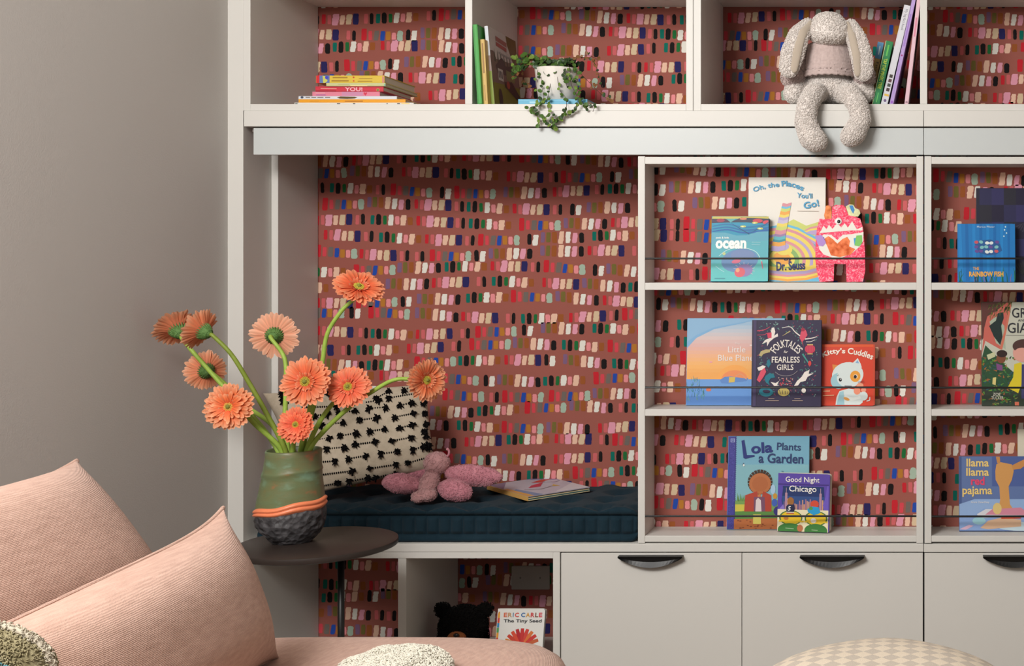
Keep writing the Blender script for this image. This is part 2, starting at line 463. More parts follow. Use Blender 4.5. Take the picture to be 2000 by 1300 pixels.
# low open cabinet
ZB = 1324
u = unit('base_cabinet', 'white low open cabinet with two cubbies under the bench seat', 'cabinet', 476)
bpart(u, 'side_panel', [(476, 490, 1077.6, 1381, 0, BK)]); bpart(u, 'side_panel', [(1080, 1093.6, 1077.6, 1381, 0, BK)])
bpart(u, 'divider', [(777, 793, 1090, ZB, .001, BK)]); bpart(u, 'top_board', [(490, 1080, 1077.6, 1090, 0, BK)])
bpart(u, 'bottom_board', [(490, 1080, ZB, ZB + 14, 0, BK)]); bpart(u, 'plinth', [(490, 1080, ZB + 14, 1381, .03, .05)])
# drawer cabinets
def half_moon(root, cx, y):
    mb = MB(); n = 18; hw = .0875; hh = .0285; pts = []
    for i in range(n + 1):
        t = -1 + 2 * i / n; pts.append((t * hw, -hh * (1 - abs(t) ** 1.9) ** .9))
    zt = Z0(y); xc = X0(cx) - root.location.x
    # curved lip that flares forward, joined to the top flange
    front = [(xc + x, -.020 + .010 * (1 - (x / hw) ** 2) * 0 - .002, zt + z) for x, z in pts]
    mid = [(xc + x, -.017, zt + z * .45 - .001) for x, z in pts]
    back = [(xc + x * .98, -.0006 - .018, zt + .0005) for x, z in pts]
    mb.add(front + mid + back, [(i, i + 1, n + 2 + i, n + 1 + i) for i in range(n)] + [(n + 1 + i, n + 2 + i, 2 * n + 3 + i, 2 * n + 2 + i) for i in range(n)])
    mb.box(xc - hw, xc + hw, -.0215, -.0, zt, zt + .0022)
    return mb
def drawer_unit(label, x0, x1, edges, handles):
    u = unit('drawer_cabinet', label, 'cabinet', x0, 'drawer cabinets under the bench top')
    bpart(u, 'carcass', [(x0, x1, 1078.3, 1085, .022, BK), (x0, x0 + 12, 1085, 1381, .022, BK), (x1 - 12, x1, 1085, 1381, .022, BK), (x0 + 12, x1 - 12, ZB, ZB + 14, .022, BK), (x0 + 12, x1 - 12, 1085, ZB, BK - .01, BK)])
    bpart(u, 'plinth', [(x0 + 12, x1 - 12, ZB + 14, 1381, .05, .06)])
    for (a, b), h in zip(edges, handles):
        d = bpart(u, 'drawer_front', [(a, b, 1079.5, ZB + 10, -.0005, .018)], bevel=.0006)
        hm = half_moon(u, h, 1084.5); o = hm.build('handle', BLACK, d)
        o.modifiers.new('s', 'SOLIDIFY').thickness = .0016
drawer_unit('white cabinet with two flat drawers and black half-moon handles, beside the cubbies', 1095, 1803.3, [(1096, 1448.4), (1449.6, 1802.6)], [1272.5, 1626])
drawer_unit('white flat drawer cabinet at the right edge, below the right book display', 1804.8, 2240, [(1805.6, 2160)], [1982])
# display bookcases standing on the bench top
SH = [(320, 552, 566), (566, 799, 812), (812, 1046, 1058)]
def display(label, x0, x1, seed, rods):
    u = unit('display_bookcase', label, 'bookcase', x0, 'shallow front-facing display bookcases')
    W_ = 13.5; yd = .122
    bpart(u, 'side_panel', [(x0, x0 + W_, 305, 1060.3, 0, yd + .006)]); bpart(u, 'side_panel', [(x1 - W_, x1, 305, 1060.3, 0, yd + .006)])
    bpart(u, 'top_board', [(x0 + W_, x1 - W_, 306, 320, .0015, yd)])
    bpart(u, 'shelf', [(x0 + W_, x1 - W_, 552, 566, .0015, yd)]); bpart(u, 'shelf', [(x0 + W_, x1 - W_, 799, 812, .0015, yd)])
    bpart(u, 'bottom_board', [(x0 + W_, x1 - W_, 1046, 1058, .0015, yd)])
    mb = MB(); wallpaper(mb, X0(x0 + W_) - u.location.x, X0(x1 - W_) - u.location.x, Z0(1046), Z0(320), yd, seed)
    mb.box(X0(x0 + W_) - u.location.x, X0(x1 - W_) - u.location.x, yd + .0005, yd + .006, Z0(1058), Z0(320))
    mb.build('back_panel', WPM, u)
    for yy in rods:
        mb = MB(); mb.tube([(X0(x0 + W_) - u.location.x, .004, Z0(yy)), (X0(x1 - W_) - u.location.x, .004, Z0(yy))], .0028, 10)
        mb.build('retaining_rod', BLACK, u)
display('white three-shelf display bookcase with wallpapered back, right beside the nook', 1246, 1803.4, 21, (504.5, 756.5, 1008))
display('white three-shelf display bookcase cut off by the right edge of the photo', 1805.6, 2230, 33, (504.5, 757, 1008.5))
# blank cover plate
p = thing('outlet_cover_plate', 'blank grey cover plate on the wallpaper inside the low right cubby', 'cover plate', tuple(P(1037, 1127, D - .0005)))
MB().box(-.058, .058, -.006, -.0003, -.036, .036).build('plate', mat('plate_grey', (168, 160, 152), .5), p, bevel=.002)
mb = MB()
for sx in (-.03, .03): mb.lathe([(0.0001, 0), (.003, 0)], 12, fn=lambda p_, a, z, r, sx=sx: Vector((p_.x + sx, -.0068, p_.y)))
mb.build('screw', mat('screw', (120, 115, 110), .4), p)

# ================================================================== books
def cover_book(name, label, cat, px0, px1, ytop, shelf_py, Yb, Yt, th, cover, group, kind='hard', yaw=0, pages=(222, 214, 198), spine=None, radius=0.0):
    """a book standing face-out, leaning back; returns root and an Art for its front"""
    z0 = Z0(shelf_py); km = K((Yb + Yt) / 2)
    W = (px1 - px0) * km; xl = (px0 - VX) * km
    ztop = CZ - (ytop - VY) * K(Yt)
    H = math.hypot(ztop - z0, Yt - Yb); t = math.atan2(Yt - Yb, ztop - z0)
    root = thing(name, label, cat, (xl, Yb, z0 + th * math.sin(t) + .0002), (-t, 0, math.radians(yaw)), group)
    cm = mat('cover_%02x%02x%02x' % tuple(cover), cover, .42, spec=.35)
    pm = mat('pages_%02x%02x%02x' % tuple(pages), pages, .75, bump=.0002, scale=400)
    def rr(x0, x1, z0_, z1, r, left=False):
        if r <= 0: return [(x0, z0_), (x1, z0_), (x1, z1), (x0, z1)]
        o = [(x0, z0_)]
        for cx, cz, a0 in ((x1 - r, z0_ + r, -90), (x1 - r, z1 - r, 0)):
            for i in range(6): a = math.radians(a0 + 18 * i); o.append((cx + r * math.cos(a), cz + r * math.sin(a)))
        o.append((x0, z1)); return o
    if kind == 'hard':
        b = .0025; mb = MB()
        mb.prism(rr(0, W, 0, H, .0), 0, b); mb.prism(rr(0, W, 0, H, 0), th - b, th); mb.box(0, b, b, th - b, 0, H)
        mb.build('cover', cm, root, bevel=.0006)
        MB().box(b, W - .004, b, th - b, .003, H - .003).build('pages', pm, root)
    elif kind == 'paper':
        mb = MB(); mb.box(0, W, 0, .0006, 0, H); mb.box(0, W, th - .0006, th, 0, H); mb.box(0, .0006, .0006, th - .0006, 0, H)
        mb.build('cover', cm, root)
        MB().box(.0006, W - .0005, .0006, th - .0006, .0004, H - .0004).build('pages', pm, root)
    else:                                               # board book: rounded thick leaves
        r = .008; n = max(3, int(th / .0035)); step = th / n
        MB().prism(rr(0, W, 0, H, r), 0, step * .8).build('cover', cm, root, bevel=.0004)
        mb = MB()
        for i in range(1, n): mb.prism(rr(.0003, W - .0004 * (i % 2), .0003 * (i % 2), H - .0004 * (i % 3), r), i * step, i * step + step * .86)
        mb.build('pages', pm, root)
    return root, Art(px0, ytop, px1, VY + (shelf_py - VY) * DIST / (DIST + Yb) - .5, W, H)

# ---- display one, top shelf -------------------------------------------------
R1, R2, R3 = (1240, 290, .29), (1240, 560, .29), (1240, 800, .29)
GA = 'picture books facing out on the display shelves'
root, a = cover_book('picture_book', 'tall white picture book with rainbow winding road and blue title, top display shelf', 'book', 1461, 1612, 347, 552, .082, .108, .012, (224, 219, 208), GA)
a.crop(1380, 330, .1769)
BL = (70, 150, 190)
a.rect(462, 92, 1312, 1255, (226, 221, 211))
YEL, LIL, TEA, ORA, PNK, LIM, GRN, SKY = (226, 205, 96), (176, 160, 200), (90, 175, 185), (228, 160, 70), (208, 140, 150), (196, 204, 110), (130, 170, 100), (100, 180, 214)
# rolling bands of the landscape, back to front
a.poly([(880, 600), (960, 560), (1100, 630), (1200, 600), (1312, 560), (1312, 1255), (880, 1255)], LIM)
bands = [(SKY, 0), (YEL, 26), (LIL, 52), (TEA, 78), (ORA, 104), (YEL, 132), (LIL, 160), (LIM, 190), (YEL, 225)]
for c, o in bands:
    a.poly([(700, 1255), (700, 640 + o), (870, 610 + o), (1010, 650 + o * 1.05), (1180, 740 + o * 1.1), (1312, 800 + o * 1.2), (1312, 1255)], c)
for i, c in enumerate((LIM, PNK, YEL, LIL)):
    a.poly([(1080, 665 + i * 16), (1150, 625 + i * 20), (1312, 590 + i * 26), (1312, 640 + i * 28), (1200, 690 + i * 14)], c)
for rx, ry, c in ((420, 330, PNK), (390, 300, YEL), (345, 262, LIL), (310, 232, YEL), (262, 198, PNK), (225, 168, LIM), (190, 140, GRN), (140, 96, YEL), (100, 66, ORA)):
    a.ell(840, 990, rx, ry, c, 14, 40)
for y, c in ((1075, YEL), (1118, LIL), (1150, PNK), (1172, YEL), (1196, ORA), (1222, SKY)):
    a.poly([(700, y), (900, y + 22), (1100, y + 8), (1312, y - 46), (1312, 1255), (700, 1255)], c)
a.ell(860, 895, 90, 62, YEL, 0); a.ell(820, 860, 95, 48, LIL, 0)
# striped tapering tower
cols = [PNK, SKY, LIM, ORA, YEL, LIL, (190, 180, 205), YEL, LIM, PNK, (150, 120, 160), TEA, (60, 140, 150), ORA, LIL]
ys = [375, 410, 432, 465, 500, 530, 560, 596, 630, 670, 715, 740, 775, 800, 845, 900]
def tw(y): t = (y - 375) / 525; return 838 - 130 * t, 935 - 62 * min(1, t * 1.4)
for i, c in enumerate(cols):
    y0, y1 = ys[i], ys[i + 1]; a0, b0 = tw(y0); a1, b1 = tw(y1)
    a.poly([(a0, y0 + 6), ((a0 + b0) / 2, y0 + 16), (b0, y0), (b1, y1), ((a1 + b1) / 2, y1 + 16), (a1, y1 + 6)], c)
a.arc('Oh, the', (525, 272), (650, 215), (800, 212), 62, BL, .02)
a.arc('Places', (828, 200), (930, 185), (1058, 252), 62, BL, .03)
a.arc("You'll", (990, 320), (1080, 335), (1168, 330), 58, BL, .02)
a.text('Go!', 1068, 358, 1240, 435, BL, .03, rot=-12)
a.text('YOUR DAY', 1000, 458, 1230, 476, (205, 190, 178)) if 0 else a.line([(1000, 467), (1235, 470)], 6, (208, 196, 184))
a.text('by', 860, 985, 945, 1022, (40, 60, 110), .02)
a.text('Dr. Seuss', 775, 1020, 1092, 1120, (34, 48, 104), .03, rot=-3)
a.done(root)
root, a = cover_book('board_book', 'thick turquoise ocean board book with layered tab pages, top display shelf', 'book', 1389, 1501, 424, 552, .048, .068, .024, (40, 130, 165), GA, 'board', pages=(30, 60, 80))
a.crop(1380, 330, .1769)
a.rect(52, 530, 740, 1250, (38, 140, 172)); a.poly([(52, 560), (60, 530), (740, 530), (740, 560)], (190, 180, 90))
a.poly([(52, 560), (200, 560), (300, 600), (52, 606)], (60, 44, 70)); a.poly([(250, 600), (380, 545), (740, 560), (740, 612), (430, 600)], (52, 54, 74))
a.ell(150, 578, 45, 20, (150, 50, 70)); a.ell(560, 582, 55, 22, (190, 60, 76)); a.ell(660, 600, 44, 22, (200, 66, 84)); a.ell(400, 560, 40, 12, (204, 130, 100))
a.poly([(210, 560), (320, 560), (262, 602)], (90, 160, 160))
for k, y in enumerate((640, 672, 700)): a.line([(60, y), (230, y - 20), (420, y + 14), (700, y - 18)], (10, 22), (28, 112 - k * 10, 160))
a.line([(270, 610), (360, 665), (470, 730)], (3, 12), (20, 70, 110)); a.line([(740, 560), (600, 650), (480, 720)], (10, 6), (24, 90, 130))
for x, y in ((400, 645), (530, 605), (590, 668)): a.ell(x, y, 32, 11, (190, 190, 90)); a.ell(x - 6, y + 3, 14, 6, (230, 225, 180))
a.poly([(52, 712), (200, 712), (330, 745), (440, 742), (560, 705), (685, 698), (685, 1250), (52, 1250)], (88, 158, 178))
a.poly([(52, 840), (685, 800), (685, 1250), (52, 1250)], (84, 166, 178)); a.poly([(52, 1060), (685, 1000), (685, 1250), (52, 1250)], (92, 182, 182))
a.ell(370, 1020, 205, 128, (96, 132, 176), -8); a.ell(400, 960, 130, 60, (110, 130, 172), 0); a.line([(140, 970), (210, 915), (290, 888), (430, 885), (540, 920), (590, 985), (610, 1040)], 5, (200, 220, 220))
a.ell(195, 945, 18, 16, (180, 190, 130)); a.ell(420, 1130, 95, 68, (140, 120, 170), -10); a.ell(372, 1150, 60, 52, (208, 92, 104), -20); a.ell(348, 1125, 22, 24, (220, 160, 120))
for i in range(9):
    an = math.radians(-170 + i * 26); a.line([(420 + 90 * math.cos(an), 1120 + 60 * math.sin(an)), (420 + 120 * math.cos(an), 1120 + 82 * math.sin(an))], 5, (200, 180, 190), step=(i == 0))
a.ell(330, 1030, 50, 22, (200, 104, 130), -10); a.line([(610, 1030), (625, 1110)], (14, 8), (200, 100, 120)); a.line([(105, 1080), (150, 1115), (200, 1145)], 5, (170, 205, 215))
a.text('peek & hide', 102, 758, 245, 786, (232, 236, 230), .02); a.text('ocean', 100, 798, 440, 892, (236, 238, 232), .045)
a.line([(498, 818), (596, 820)], 7, (140, 190, 200)); a.line([(498, 846), (590, 848)], 7, (140, 190, 200)); a.line([(95, 1216), (212, 1216)], 10, (70, 140, 150))
a.done(root)
# ---- paper monster ------------------------------------------------------------
mroot = thing('paper_monster', 'flat hot-pink one-eyed paper monster craft with white zigzag teeth, top display shelf', 'paper craft', (X0(1590) * K(.05) / K(0), .05, Z0(552) + .0002), (-math.radians(7), 0, 0))
km = K(.06)
def mp(x, y): return ((x) * .1769 * km - 210 * .0 - (1590 - 1380) * km, (1250 - y) * .1769 * km)
def mprism(mb, pts, d0, d1, mi=0):
    mb.prism([mp(*p) for p in pts], -d1 * .001, -d0 * .001, mi)
PINKM = bpy.data.materials.new('crayon_pink'); PINKM.use_nodes = True
nt = PINKM.node_tree; n = nt.nodes.new('ShaderNodeTexNoise'); n.inputs['Scale'].default_value = 90; n.inputs['Detail'].default_value = 5; n.inputs['Distortion'].default_value = 2.5
tcn = nt.nodes.new('ShaderNodeTexCoord'); nt.links.new(tcn.outputs['Object'], n.inputs['Vector'])
rp = nt.nodes.new('ShaderNodeValToRGB'); rp.color_ramp.elements[0].position = .38; rp.color_ramp.elements[0].color = rgb((232, 34, 78)); rp.color_ramp.elements[1].position = .68; rp.color_ramp.elements[1].color = rgb((252, 170, 180))
e = rp.color_ramp.elements.new(.5); e.color = rgb((244, 62, 104))
nt.links.new(n.outputs['Fac'], rp.inputs[0]); nt.links.new(rp.outputs[0], nt.nodes['Principled BSDF'].inputs['Base Color']); nt.nodes['Principled BSDF'].inputs['Roughness'].default_value = .6
mb = MB(); mprism(mb, [(1240, 540), (1290, 545), (1375, 540), (1380, 410), (1420, 385), (1500, 388), (1530, 420), (1560, 500), (1640, 520), (1690, 540), (1722, 640), (1732, 760), (1745, 900), (1750, 1120), (1725, 1240), (1546, 1242), (1536, 1048), (1408, 1044), (1402, 1235), (1248, 1244), (1215, 1120), (1198, 1000), (1200, 800), (1212, 660)], 0, 1.2)
mb.build('body', PINKM, mroot)
WP_ = mat('white_card', (232, 228, 218), .7)
mb = MB(); mprism(mb, [(1240, 702), (1262, 670), (1285, 618), (1320, 660), (1345, 608), (1385, 655), (1438, 592), (1482, 640), (1520, 592), (1555, 640), (1602, 570), (1655, 660), (1716, 632), (1716, 672), (1600, 672), (1400, 688)], 1.3, 2.1); mb.build('teeth', WP_, mroot)
mb = MB()
mprism(mb, [(1310, 395), (1340, 388), (1368, 410), (1374, 470), (1366, 545), (1300, 548), (1290, 500)], -1.4, -.2); mb.build('ear', mat('card_orange', (222, 120, 60), .7, var=40, var_scale=60), mroot)
mb = MB(); mprism(mb, [(1530, 400), (1570, 378), (1612, 384), (1635, 420), (1680, 440), (1692, 480), (1668, 515), (1565, 515)], -1.4, -.2); mb.build('ear', mat('card_cream', (216, 218, 170), .7, var=20, var_scale=60), mroot)
mb = MB(); mprism(mb, [(1568, 392), (1606, 390), (1628, 440), (1612, 484), (1586, 440)], -.1, .6); mb.build('ear_paint', ink((50, 130, 190)), mroot)
mb = MB(); mprism(mb, [(1236, 760), (1290, 716), (1370, 720), (1440, 780), (1500, 720), (1590, 715), (1680, 700), (1728, 690), (1726, 790), (1690, 850), (1600, 930), (1470, 985), (1380, 972), (1290, 940), (1240, 880)], 1.3, 2.1); mb.build('belly_card', WP_, mroot)
mb = MB(); mprism(mb, [(1290, 770), (1340, 735), (1390, 770), (1440, 820), (1500, 765), (1550, 745), (1580, 790), (1570, 850), (1640, 880), (1590, 940), (1470, 970), (1370, 950), (1350, 900), (1330, 850)], 2.2, 2.5); mb.build('belly_paint', mat('crayon_orange', (226, 110, 58), .7, var=34, var_scale=70), mroot)
for cx, cols in ((1270, ((96, 60, 150), (170, 130, 200))), (1670, ((60, 150, 205), (120, 190, 90)))):
    for k, c in enumerate(cols):
        mb = MB(); s_ = 1 if cx > 1400 else -1
        mprism(mb, [(cx - 50 + k * 30 * s_, 760 - 30 * k), (cx + 20 + k * 20 * s_, 745 - 20 * k), (cx + 45, 810), (cx + 10, 850), (cx - 40, 840)], 2.5 + k * .3, 2.8 + k * .3); mb.build('hand_paint', ink(c), mroot)
x, z = mp(1450, 570); mb = MB(); mb.ell((x, -.002, z), (.0098, .003, .0098)); ey = mb.build('eye', mat('eye_white', (236, 234, 228), .2), mroot, smooth=True)
mb = MB(); mb.ell((x + .001, -.0045, z - .001), (.0048, .0016, .0048)); mb.build('pupil', BLACK, ey, smooth=True)

# ---- display one, middle shelf --------------------------------------------------
M = lambda: None
root, a = cover_book('picture_book', 'wide pale picture book with sunset sky over blue water, middle display shelf', 'book', 1341, 1532, 622, 799, .084, .108, .010, (130, 170, 205), GA)
a.crop(1330, 610, .195)
for i in range(16):
    t = i / 15; y = 62 + 36 * i
    c = [(136, 176, 206), (176, 188, 200), (206, 184, 180), (214, 168, 160), (226, 170, 130), (232, 172, 100), (228, 160, 84)]
    q = t * (len(c) - 1); j = min(int(q), len(c) - 2); f = q - j
    a.rect(50, y, 1100, 680, tuple(int(c[j][k] * (1 - f) + c[j + 1][k] * f) for k in range(3)), step=True)
    a.layer -= .8
a.layer = int(a.layer) + 2
for i, (x, y, c) in enumerate([(60, 60, (120, 166, 204)), (60, 66, (150, 180, 202))]):
    a.poly([(50, 62), (50, 360 - i * 60), (150, 260 - i * 30), (330, 170 - i * 20), (620, 110 - i * 10), (760, 62)], c if i == 0 else (132, 172, 204))
a.ell(540, 680, 175, 150, (232, 160, 80), 0, 30, 180, 360); a.ell(540, 672, 130, 90, (226, 136, 84), 0, 30, 180, 360)
a.rect(50, 672, 1100, 935, (104, 150, 206)); a.rect(50, 760, 1100, 935, (96, 144, 206)); a.rect(50, 840, 1100, 935, (86, 132, 198))
a.poly([(392, 680), (440, 648), (500, 644), (560, 652), (640, 662), (678, 660), (660, 690), (560, 700), (480, 715), (410, 712)], (90, 130, 190))
a.poly([(485, 650), (548, 650), (540, 700), (482, 706)], (206, 176, 80)); a.line([(550, 640), (600, 620), (660, 672)], 10, (214, 150, 110))
rg = random.Random(5)
for i in range(70):
    x = rg.uniform(55, 240); y = rg.uniform(650 + abs(x - 130) * .8, 890)
    if x > 200 and y < 780: continue
    a.line([(x, y), (x + rg.uniform(-14, 14), y - rg.uniform(20, 50))], (7, 2), rg.choice([(70, 130, 150), (84, 150, 150), (60, 110, 140), (120, 160, 130)]), step=(i == 0))
a.ell(282, 775, 26, 18, (206, 110, 80)); a.ell(298, 500, 18, 6, (226, 150, 170)); a.ell(706, 332, 20, 5, (230, 222, 214))
TW = (226, 216, 212)
a.text('The', 538, 306, 586, 326, TW); a.text('Little', 470, 345, 645, 405, TW, .005); a.text('Blue Planet', 372, 428, 760, 488, TW, .005)
a.done(root)
root, a = cover_book('picture_book', 'dark navy hardback with ring of folk figures around white title, middle display shelf', 'book', 1468, 1604, 626, 799, .046, .066, .018, (44, 36, 62), GA)
a.crop(1330, 610, .195)
NV = (46, 38, 66); a.rect(725, 82, 1410, 940, NV); a.rect(725, 82, 752, 940, (62, 52, 88)); a.rect(756, 82, 760, 940, (30, 26, 46))
rg = random.Random(9); LV = [(60, 120, 120), (40, 90, 96), (120, 160, 150), (70, 130, 110), (150, 60, 84)]
for i in range(330):
    x, y = rg.uniform(775, 1370), rg.uniform(105, 835)
    r = math.hypot((x - 1050) / 165, (y - 445) / 200)
    if r < 1.12: continue
    an = rg.uniform(0, 6.3); L = rg.uniform(10, 26)
    a.line([(x, y), (x + L * math.cos(an), y + L * math.sin(an))], (3, 8), rg.choice(LV), step=(i == 0))
W_ = (222, 214, 206); RD = (196, 58, 84); TL = (24, 110, 128)
a.ell(1052, 445, 150, 190, NV)
a.poly([(905, 160), (930, 155), (942, 200), (930, 240), (965, 215), (970, 245), (930, 262), (885, 300), (862, 345), (858, 300), (810, 322), (840, 282), (888, 262)], W_); a.poly([(858, 210), (905, 205), (905, 262), (868, 262)], RD)
a.line([(760, 190), (830, 180), (890, 148)], (10, 4), RD); a.line([(760, 232), (830, 228), (860, 212)], 5, RD)
a.line([(1010, 160), (1090, 150), (1140, 200), (1190, 240)], (5, 12), W_); a.line([(1240, 272), (1300, 265), (1362, 248)], (12, 6), W_); a.line([(1250, 300), (1300, 298), (1340, 280)], 5, W_)
a.poly([(1200, 200), (1230, 165), (1252, 190), (1265, 232), (1240, 270), (1215, 300), (1228, 350), (1208, 300), (1186, 262)], (204, 74, 96)); a.ell(1220, 178, 20, 18, (150, 34, 60))
a.line([(1015, 240), (1060, 212), (1092, 192)], (3, 12), (176, 160, 110)); a.ell(1292, 372, 52, 44, RD); a.rect(1262, 322, 1322, 334, (190, 160, 100)); a.rect(1265, 415, 1320, 426, (190, 160, 100))
for k in range(-3, 4): a.line([(1292 + k * 14, 334), (1292 + k * 17, 372), (1292 + k * 14, 412)], 2, (140, 30, 50), step=(k == -3))
a.poly([(780, 435), (800, 395), (850, 375), (895, 378), (890, 405), (850, 412), (822, 425), (806, 448)], (176, 160, 112))
a.poly([(860, 490), (885, 470), (900, 520), (880, 560), (862, 540)], TL); a.poly([(765, 560), (820, 535), (850, 545), (830, 575), (780, 590)], W_); a.poly([(800, 590), (840, 558), (855, 600), (830, 650), (790, 705), (762, 680)], (204, 74, 96))
a.poly([(850, 640), (890, 610), (930, 625), (945, 655), (900, 665), (880, 700), (895, 735), (850, 700), (838, 665)], TL); a.poly([(900, 700), (950, 712), (985, 690), (965, 730), (990, 735), (940, 742)], W_)
a.line([(1218, 420), (1250, 470), (1290, 530)], (18, 8), (60, 140, 130)); a.ell(1290, 515, 16, 26, (200, 60, 60))
a.poly([(1135, 740), (1165, 690), (1210, 650), (1240, 600), (1270, 590), (1290, 575), (1280, 620), (1330, 615), (1270, 650), (1250, 690), (1200, 700), (1175, 735)], W_)
a.ell(855, 800, 70, 46, TL, 5); a.ell(860, 795, 38, 18, NV, 5); a.ell(1032, 800, 58, 42, (184, 166, 92)); a.ell(1232, 785, 22, 24, W_)
for k in range(4): a.line([(990 + k * 28, 780 + 4 * k), (1000 + k * 24, 822)], 5, NV, step=(k == 0))
for k in range(30):
    x = rg.uniform(980, 1120); y = rg.uniform(650, 745); a.ell(x, y, 6, 6, rg.choice([(190, 60, 80), (190, 160, 150), (200, 120, 120)]), step=(k == 0), n=8)
a.arc('FOLKTALES', (950, 418), (1040, 285), (1170, 425), 76, W_, .012)
a.text('for', 1030, 386, 1072, 412, W_, .01, shear=.3); a.text('FEARLESS', 910, 448, 1190, 508, W_, .014); a.text('GIRLS', 962, 526, 1128, 582, W_, .014)
a.line([(945, 600), (990, 630), (1052, 640), (1120, 628), (1170, 590)], 5, (140, 132, 136)); a.line([(850, 886), (985, 886)], 8, (150, 130, 120)); a.line([(1118, 886), (1225, 886)], 8, (150, 130, 120)); a.line([(880, 866), (940, 866)], 6, (150, 130, 120)); a.line([(1140, 866), (1200, 866)], 6, (150, 130, 120))
a.done(root)
root, a = cover_book('board_book', 'small red board book with white cat and white title, middle display shelf', 'book', 1605, 1709, 673, 799, .072, .090, .013, (196, 52, 34), GA, 'board', pages=(200, 110, 60))
a.crop(1330, 610, .195)
a.rect(1410, 325, 1948, 930, (204, 62, 36)); a.rect(1410, 325, 1948, 350, (214, 84, 40)); a.rect(1926, 325, 1948, 930, (190, 70, 44))
CW = (206, 216, 214); CB = (150, 190, 200)
a.poly([(1515, 525), (1560, 530), (1590, 560), (1525, 600)], (208, 130, 60)); a.poly([(1770, 462), (1800, 520), (1812, 560), (1720, 510)], CW); a.poly([(1768, 482), (1785, 515), (1745, 510)], (130, 165, 200))
a.ell(1670, 630, 158, 128, CW, -8); a.ell(1580, 690, 80, 80, CB, 0); a.ell(1690, 650, 130, 105, CW, -8)
a.poly([(1590, 790), (1680, 765), (1780, 780), (1830, 830), (1820, 905), (1790, 928), (1550, 928), (1560, 850)], CW); a.poly([(1590, 800), (1630, 790), (1640, 928), (1560, 928)], CB)
a.ell(1746, 644, 52, 56, (222, 150, 50)); a.ell(1748, 646, 20, 20, (240, 236, 226)); a.ell(1746, 648, 16, 18, (30, 26, 30)); a.ell(1597, 678, 16, 18, (30, 26, 30)); a.ell(1602, 672, 5, 5, (240, 240, 240))
a.ell(1795, 735, 34, 26, (224, 150, 120), 0); a.ell(1765, 790, 34, 36, (228, 140, 110), 0); a.ell(1830, 780, 26, 24, (226, 150, 126)); a.ell(1830, 840, 42, 44, CW); a.line([(1640, 850), (1720, 870), (1800, 850)], (40, 26), (222, 228, 224)); a.ell(1660, 868, 32, 14, (216, 150, 70), 20)
a.line([(1860, 890), (1890, 880), (1892, 850)], 10, CW)
for s_ in ((1835, 690, 1770, 700), (1840, 708, 1775, 708)): a.line([(s_[0], s_[1]), (s_[2], s_[3])], 3, (120, 60, 50))
a.line([(1640, 742), (1710, 742)], (14, 10), (110, 110, 116)); a.line([(1563, 640), (1580, 628)], 4, (90, 100, 110))
a.arc("Kitty's", (1428, 470), (1530, 415), (1640, 432), 66, (238, 228, 214), .025); a.arc('Cuddles', (1668, 420), (1800, 430), (1912, 480), 62, (238, 228, 214), .02)
a.line([(1425, 792), (1495, 790)], 9, (226, 170, 130)); a.line([(1422, 836), (1535, 832)], 9, (226, 170, 130))
a.done(root)

# ---- display one, bottom shelf ---------------------------------------------------
root, a = cover_book('picture_book', 'light blue picture book about a garden with purple spine strip, bottom display shelf', 'book', 1421, 1580, 852, 1046, .074, .106, .009, (96, 150, 176), GA, 'paper')
a.crop(1410, 840, .1615)
a.rect(60, 70, 1055, 1205, (112, 164, 186)); a.rect(60, 420, 1055, 1205, (124, 172, 182)); a.rect(60, 70, 165, 1205, (64, 62, 140)); a.rect(60, 70, 82, 1205, (52, 56, 150))
rg = random.Random(3)
a.poly([(150, 70), (172, 70)] + [(160 + 12 * (k % 2) , 70 + 12 * k) for k in range(1, 94)] + [(150, 1200)], (54, 52, 120))
for k in range(120): x, y = rg.uniform(86, 155), rg.uniform(150, 1190); a.ell(x, y, 5, 4, rg.choice([(90, 88, 168), (44, 42, 110)]), n=6, step=(k == 0))
a.rect(96, 104, 148, 150, (150, 160, 200)); a.rect(106, 112, 138, 143, (60, 60, 140)); a.rect(112, 118, 134, 124, (150, 160, 200)); a.rect(112, 130, 134, 136, (150, 160, 200))
a.poly([(165, 860), (260, 830), (400, 860), (640, 850), (1055, 820), (1055, 1205), (165, 1205)], (112, 150, 80)); a.poly([(165, 900), (300, 900), (280, 980), (165, 990)], (196, 184, 70)); a.poly([(165, 985), (640, 975), (1055, 960), (1055, 1205), (165, 1205)], (84, 130, 62)); a.poly([(155, 1075), (1055, 1060), (1055, 1205), (155, 1205)], (170, 98, 52))
for k in range(26): x = rg.uniform(170, 290); a.line([(x, 860), (x + rg.uniform(-20, 20), rg.uniform(760, 830))], (6, 2), (112, 160, 90), step=(k == 0))
for k in range(20): x = rg.uniform(180, 660); a.ell(x, rg.uniform(1080, 1190), 14, 7, rg.choice([(140, 76, 40), (120, 60, 34)]), n=10, step=(k == 0))
